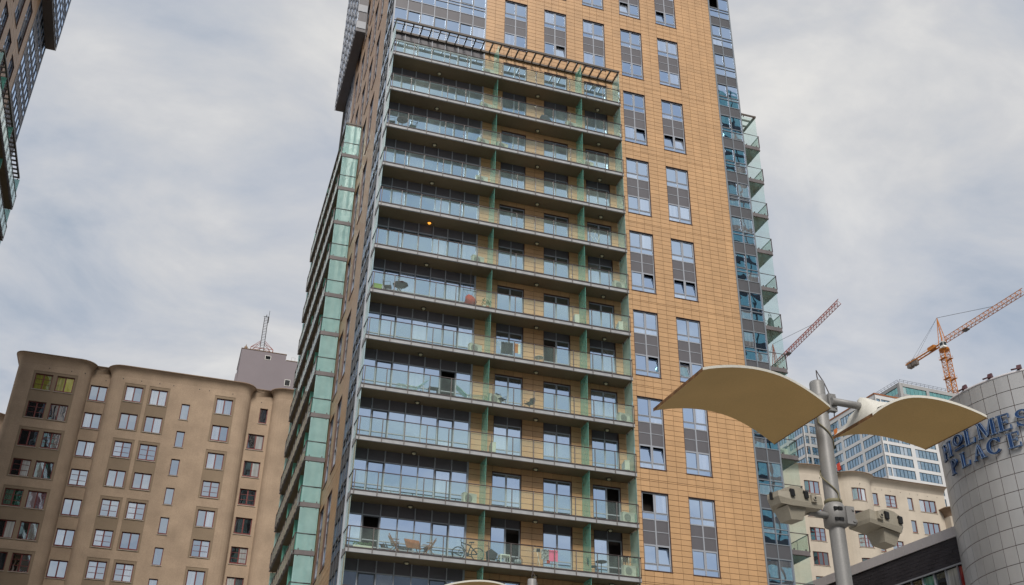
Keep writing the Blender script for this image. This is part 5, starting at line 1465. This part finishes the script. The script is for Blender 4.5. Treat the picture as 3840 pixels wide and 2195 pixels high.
add('trough', MB().box(-0.5, 0.5, -0.1, 0.1, 0, 0.14).mesh('trough', M_ACW), t, M)
b = MB(); rr = random.Random(5)
for i in range(60):
    p = Vector((rr.uniform(-0.48, 0.48), rr.uniform(-0.08, 0.08), rr.uniform(0.12, 0.3))); q = b.pts([p, p+Vector((0.04, 0.02, 0.04)), p+Vector((0.0, 0.03, 0.09)), p+Vector((-0.04, 0.0, 0.04))]); b.face([q, q+1, q+2, q+3])
add('plants', b.mesh('plants', M_LEAF), t, M, kind='stuff')
t = thing('golf_trolley', 'dark upright bag trolley on a right side balcony against the sky', 'trolley', (27.15, 1.75, fl(5))); M = WM[t.name]
add('bag', MB().lathe([(0.14, 0.05), (0.2, 0.2), (0.2, 0.65), (0.12, 0.85), (0.06, 0.9)], 12).mesh('bag', M_GREYT), t, M)
b = MB(); b.path([(-0.07, 0, 0.85), (-0.09, 0, 1.15), (0, 0, 1.22), (0.09, 0, 1.15), (0.07, 0, 0.85)], 0.02, 6); b.tube((-0.09, 0, 1.08), (0.09, 0, 1.08), 0.015, 5); add('handle', b.mesh('handle', M_BLACK), t, M)
t = thing('shrub_pot', 'leafy bush in a pot behind the dark trolley on the side balcony', 'plant', (26.8, 2.2, fl(5))); M = WM[t.name]
add('pot', MB().lathe([(0.14, 0), (0.2, 0.3)], 12).mesh('pot', M_TERR), t, M)
b = MB(); rr = random.Random(8)
for i in range(150):
    a = rr.uniform(0, 6.3); d = rr.uniform(0, 0.35); p = Vector((d*math.cos(a), d*math.sin(a), 0.35+rr.uniform(0, 0.5))); q = b.pts([p, p+Vector((0.05, 0.03, 0.03)), p+Vector((0.02, 0.06, 0.08)), p+Vector((-0.04, 0.03, 0.04))]); b.face([q, q+1, q+2, q+3])
add('foliage', b.mesh('foliage', M_LEAF), t, M, kind='stuff')

# ------------------------------------------------------------------ neighbours behind the viewer, seen only as reflections in the glass
nb = thing('office_block', 'long office block across the street mirrored in the lowest windows', 'building', (30, -98, 0))
b = MB(); b.box(-30, 70, -112, -86, 0, 40); b.box(8, 26, -110, -90, 40, 43)
b.build('wall', M_GREYC, nb)
b = MB()
for f in range(10): b.box(-30, 70, -86.0, -85.9, 1.5+3.8*f, 3.9+3.8*f)
b.build('window_bands', M_OFFG, nb)
b = MB()
for i in range(26): b.tube((-30+4*i, -86.5, 40), (-30+4*i, -86.5, 41.2), 0.05, 4)
b.tube((-30, -86.5, 41.2), (70, -86.5, 41.2), 0.05, 4); b.build('roof_rail', M_CABLE, nb)
ht = thing('glass_tower', 'tall teal glass tower across the street mirrored in the corner bay', 'tower', (100, -112, 0))
b = MB(); b.box(83, 122, -102, -95, 0, 150); b.build('curtain_wall', M_TEALG, ht)
b = MB()
for i in range(13): b.box(83+3*i-0.1, 83+3*i+0.1, -95.0, -94.8, 0, 150)
for i in range(41): b.box(83, 122, -95.0, -94.85, 3.6*i, 3.6*i+0.9)
b.build('mullions', M_OFRAME, ht)
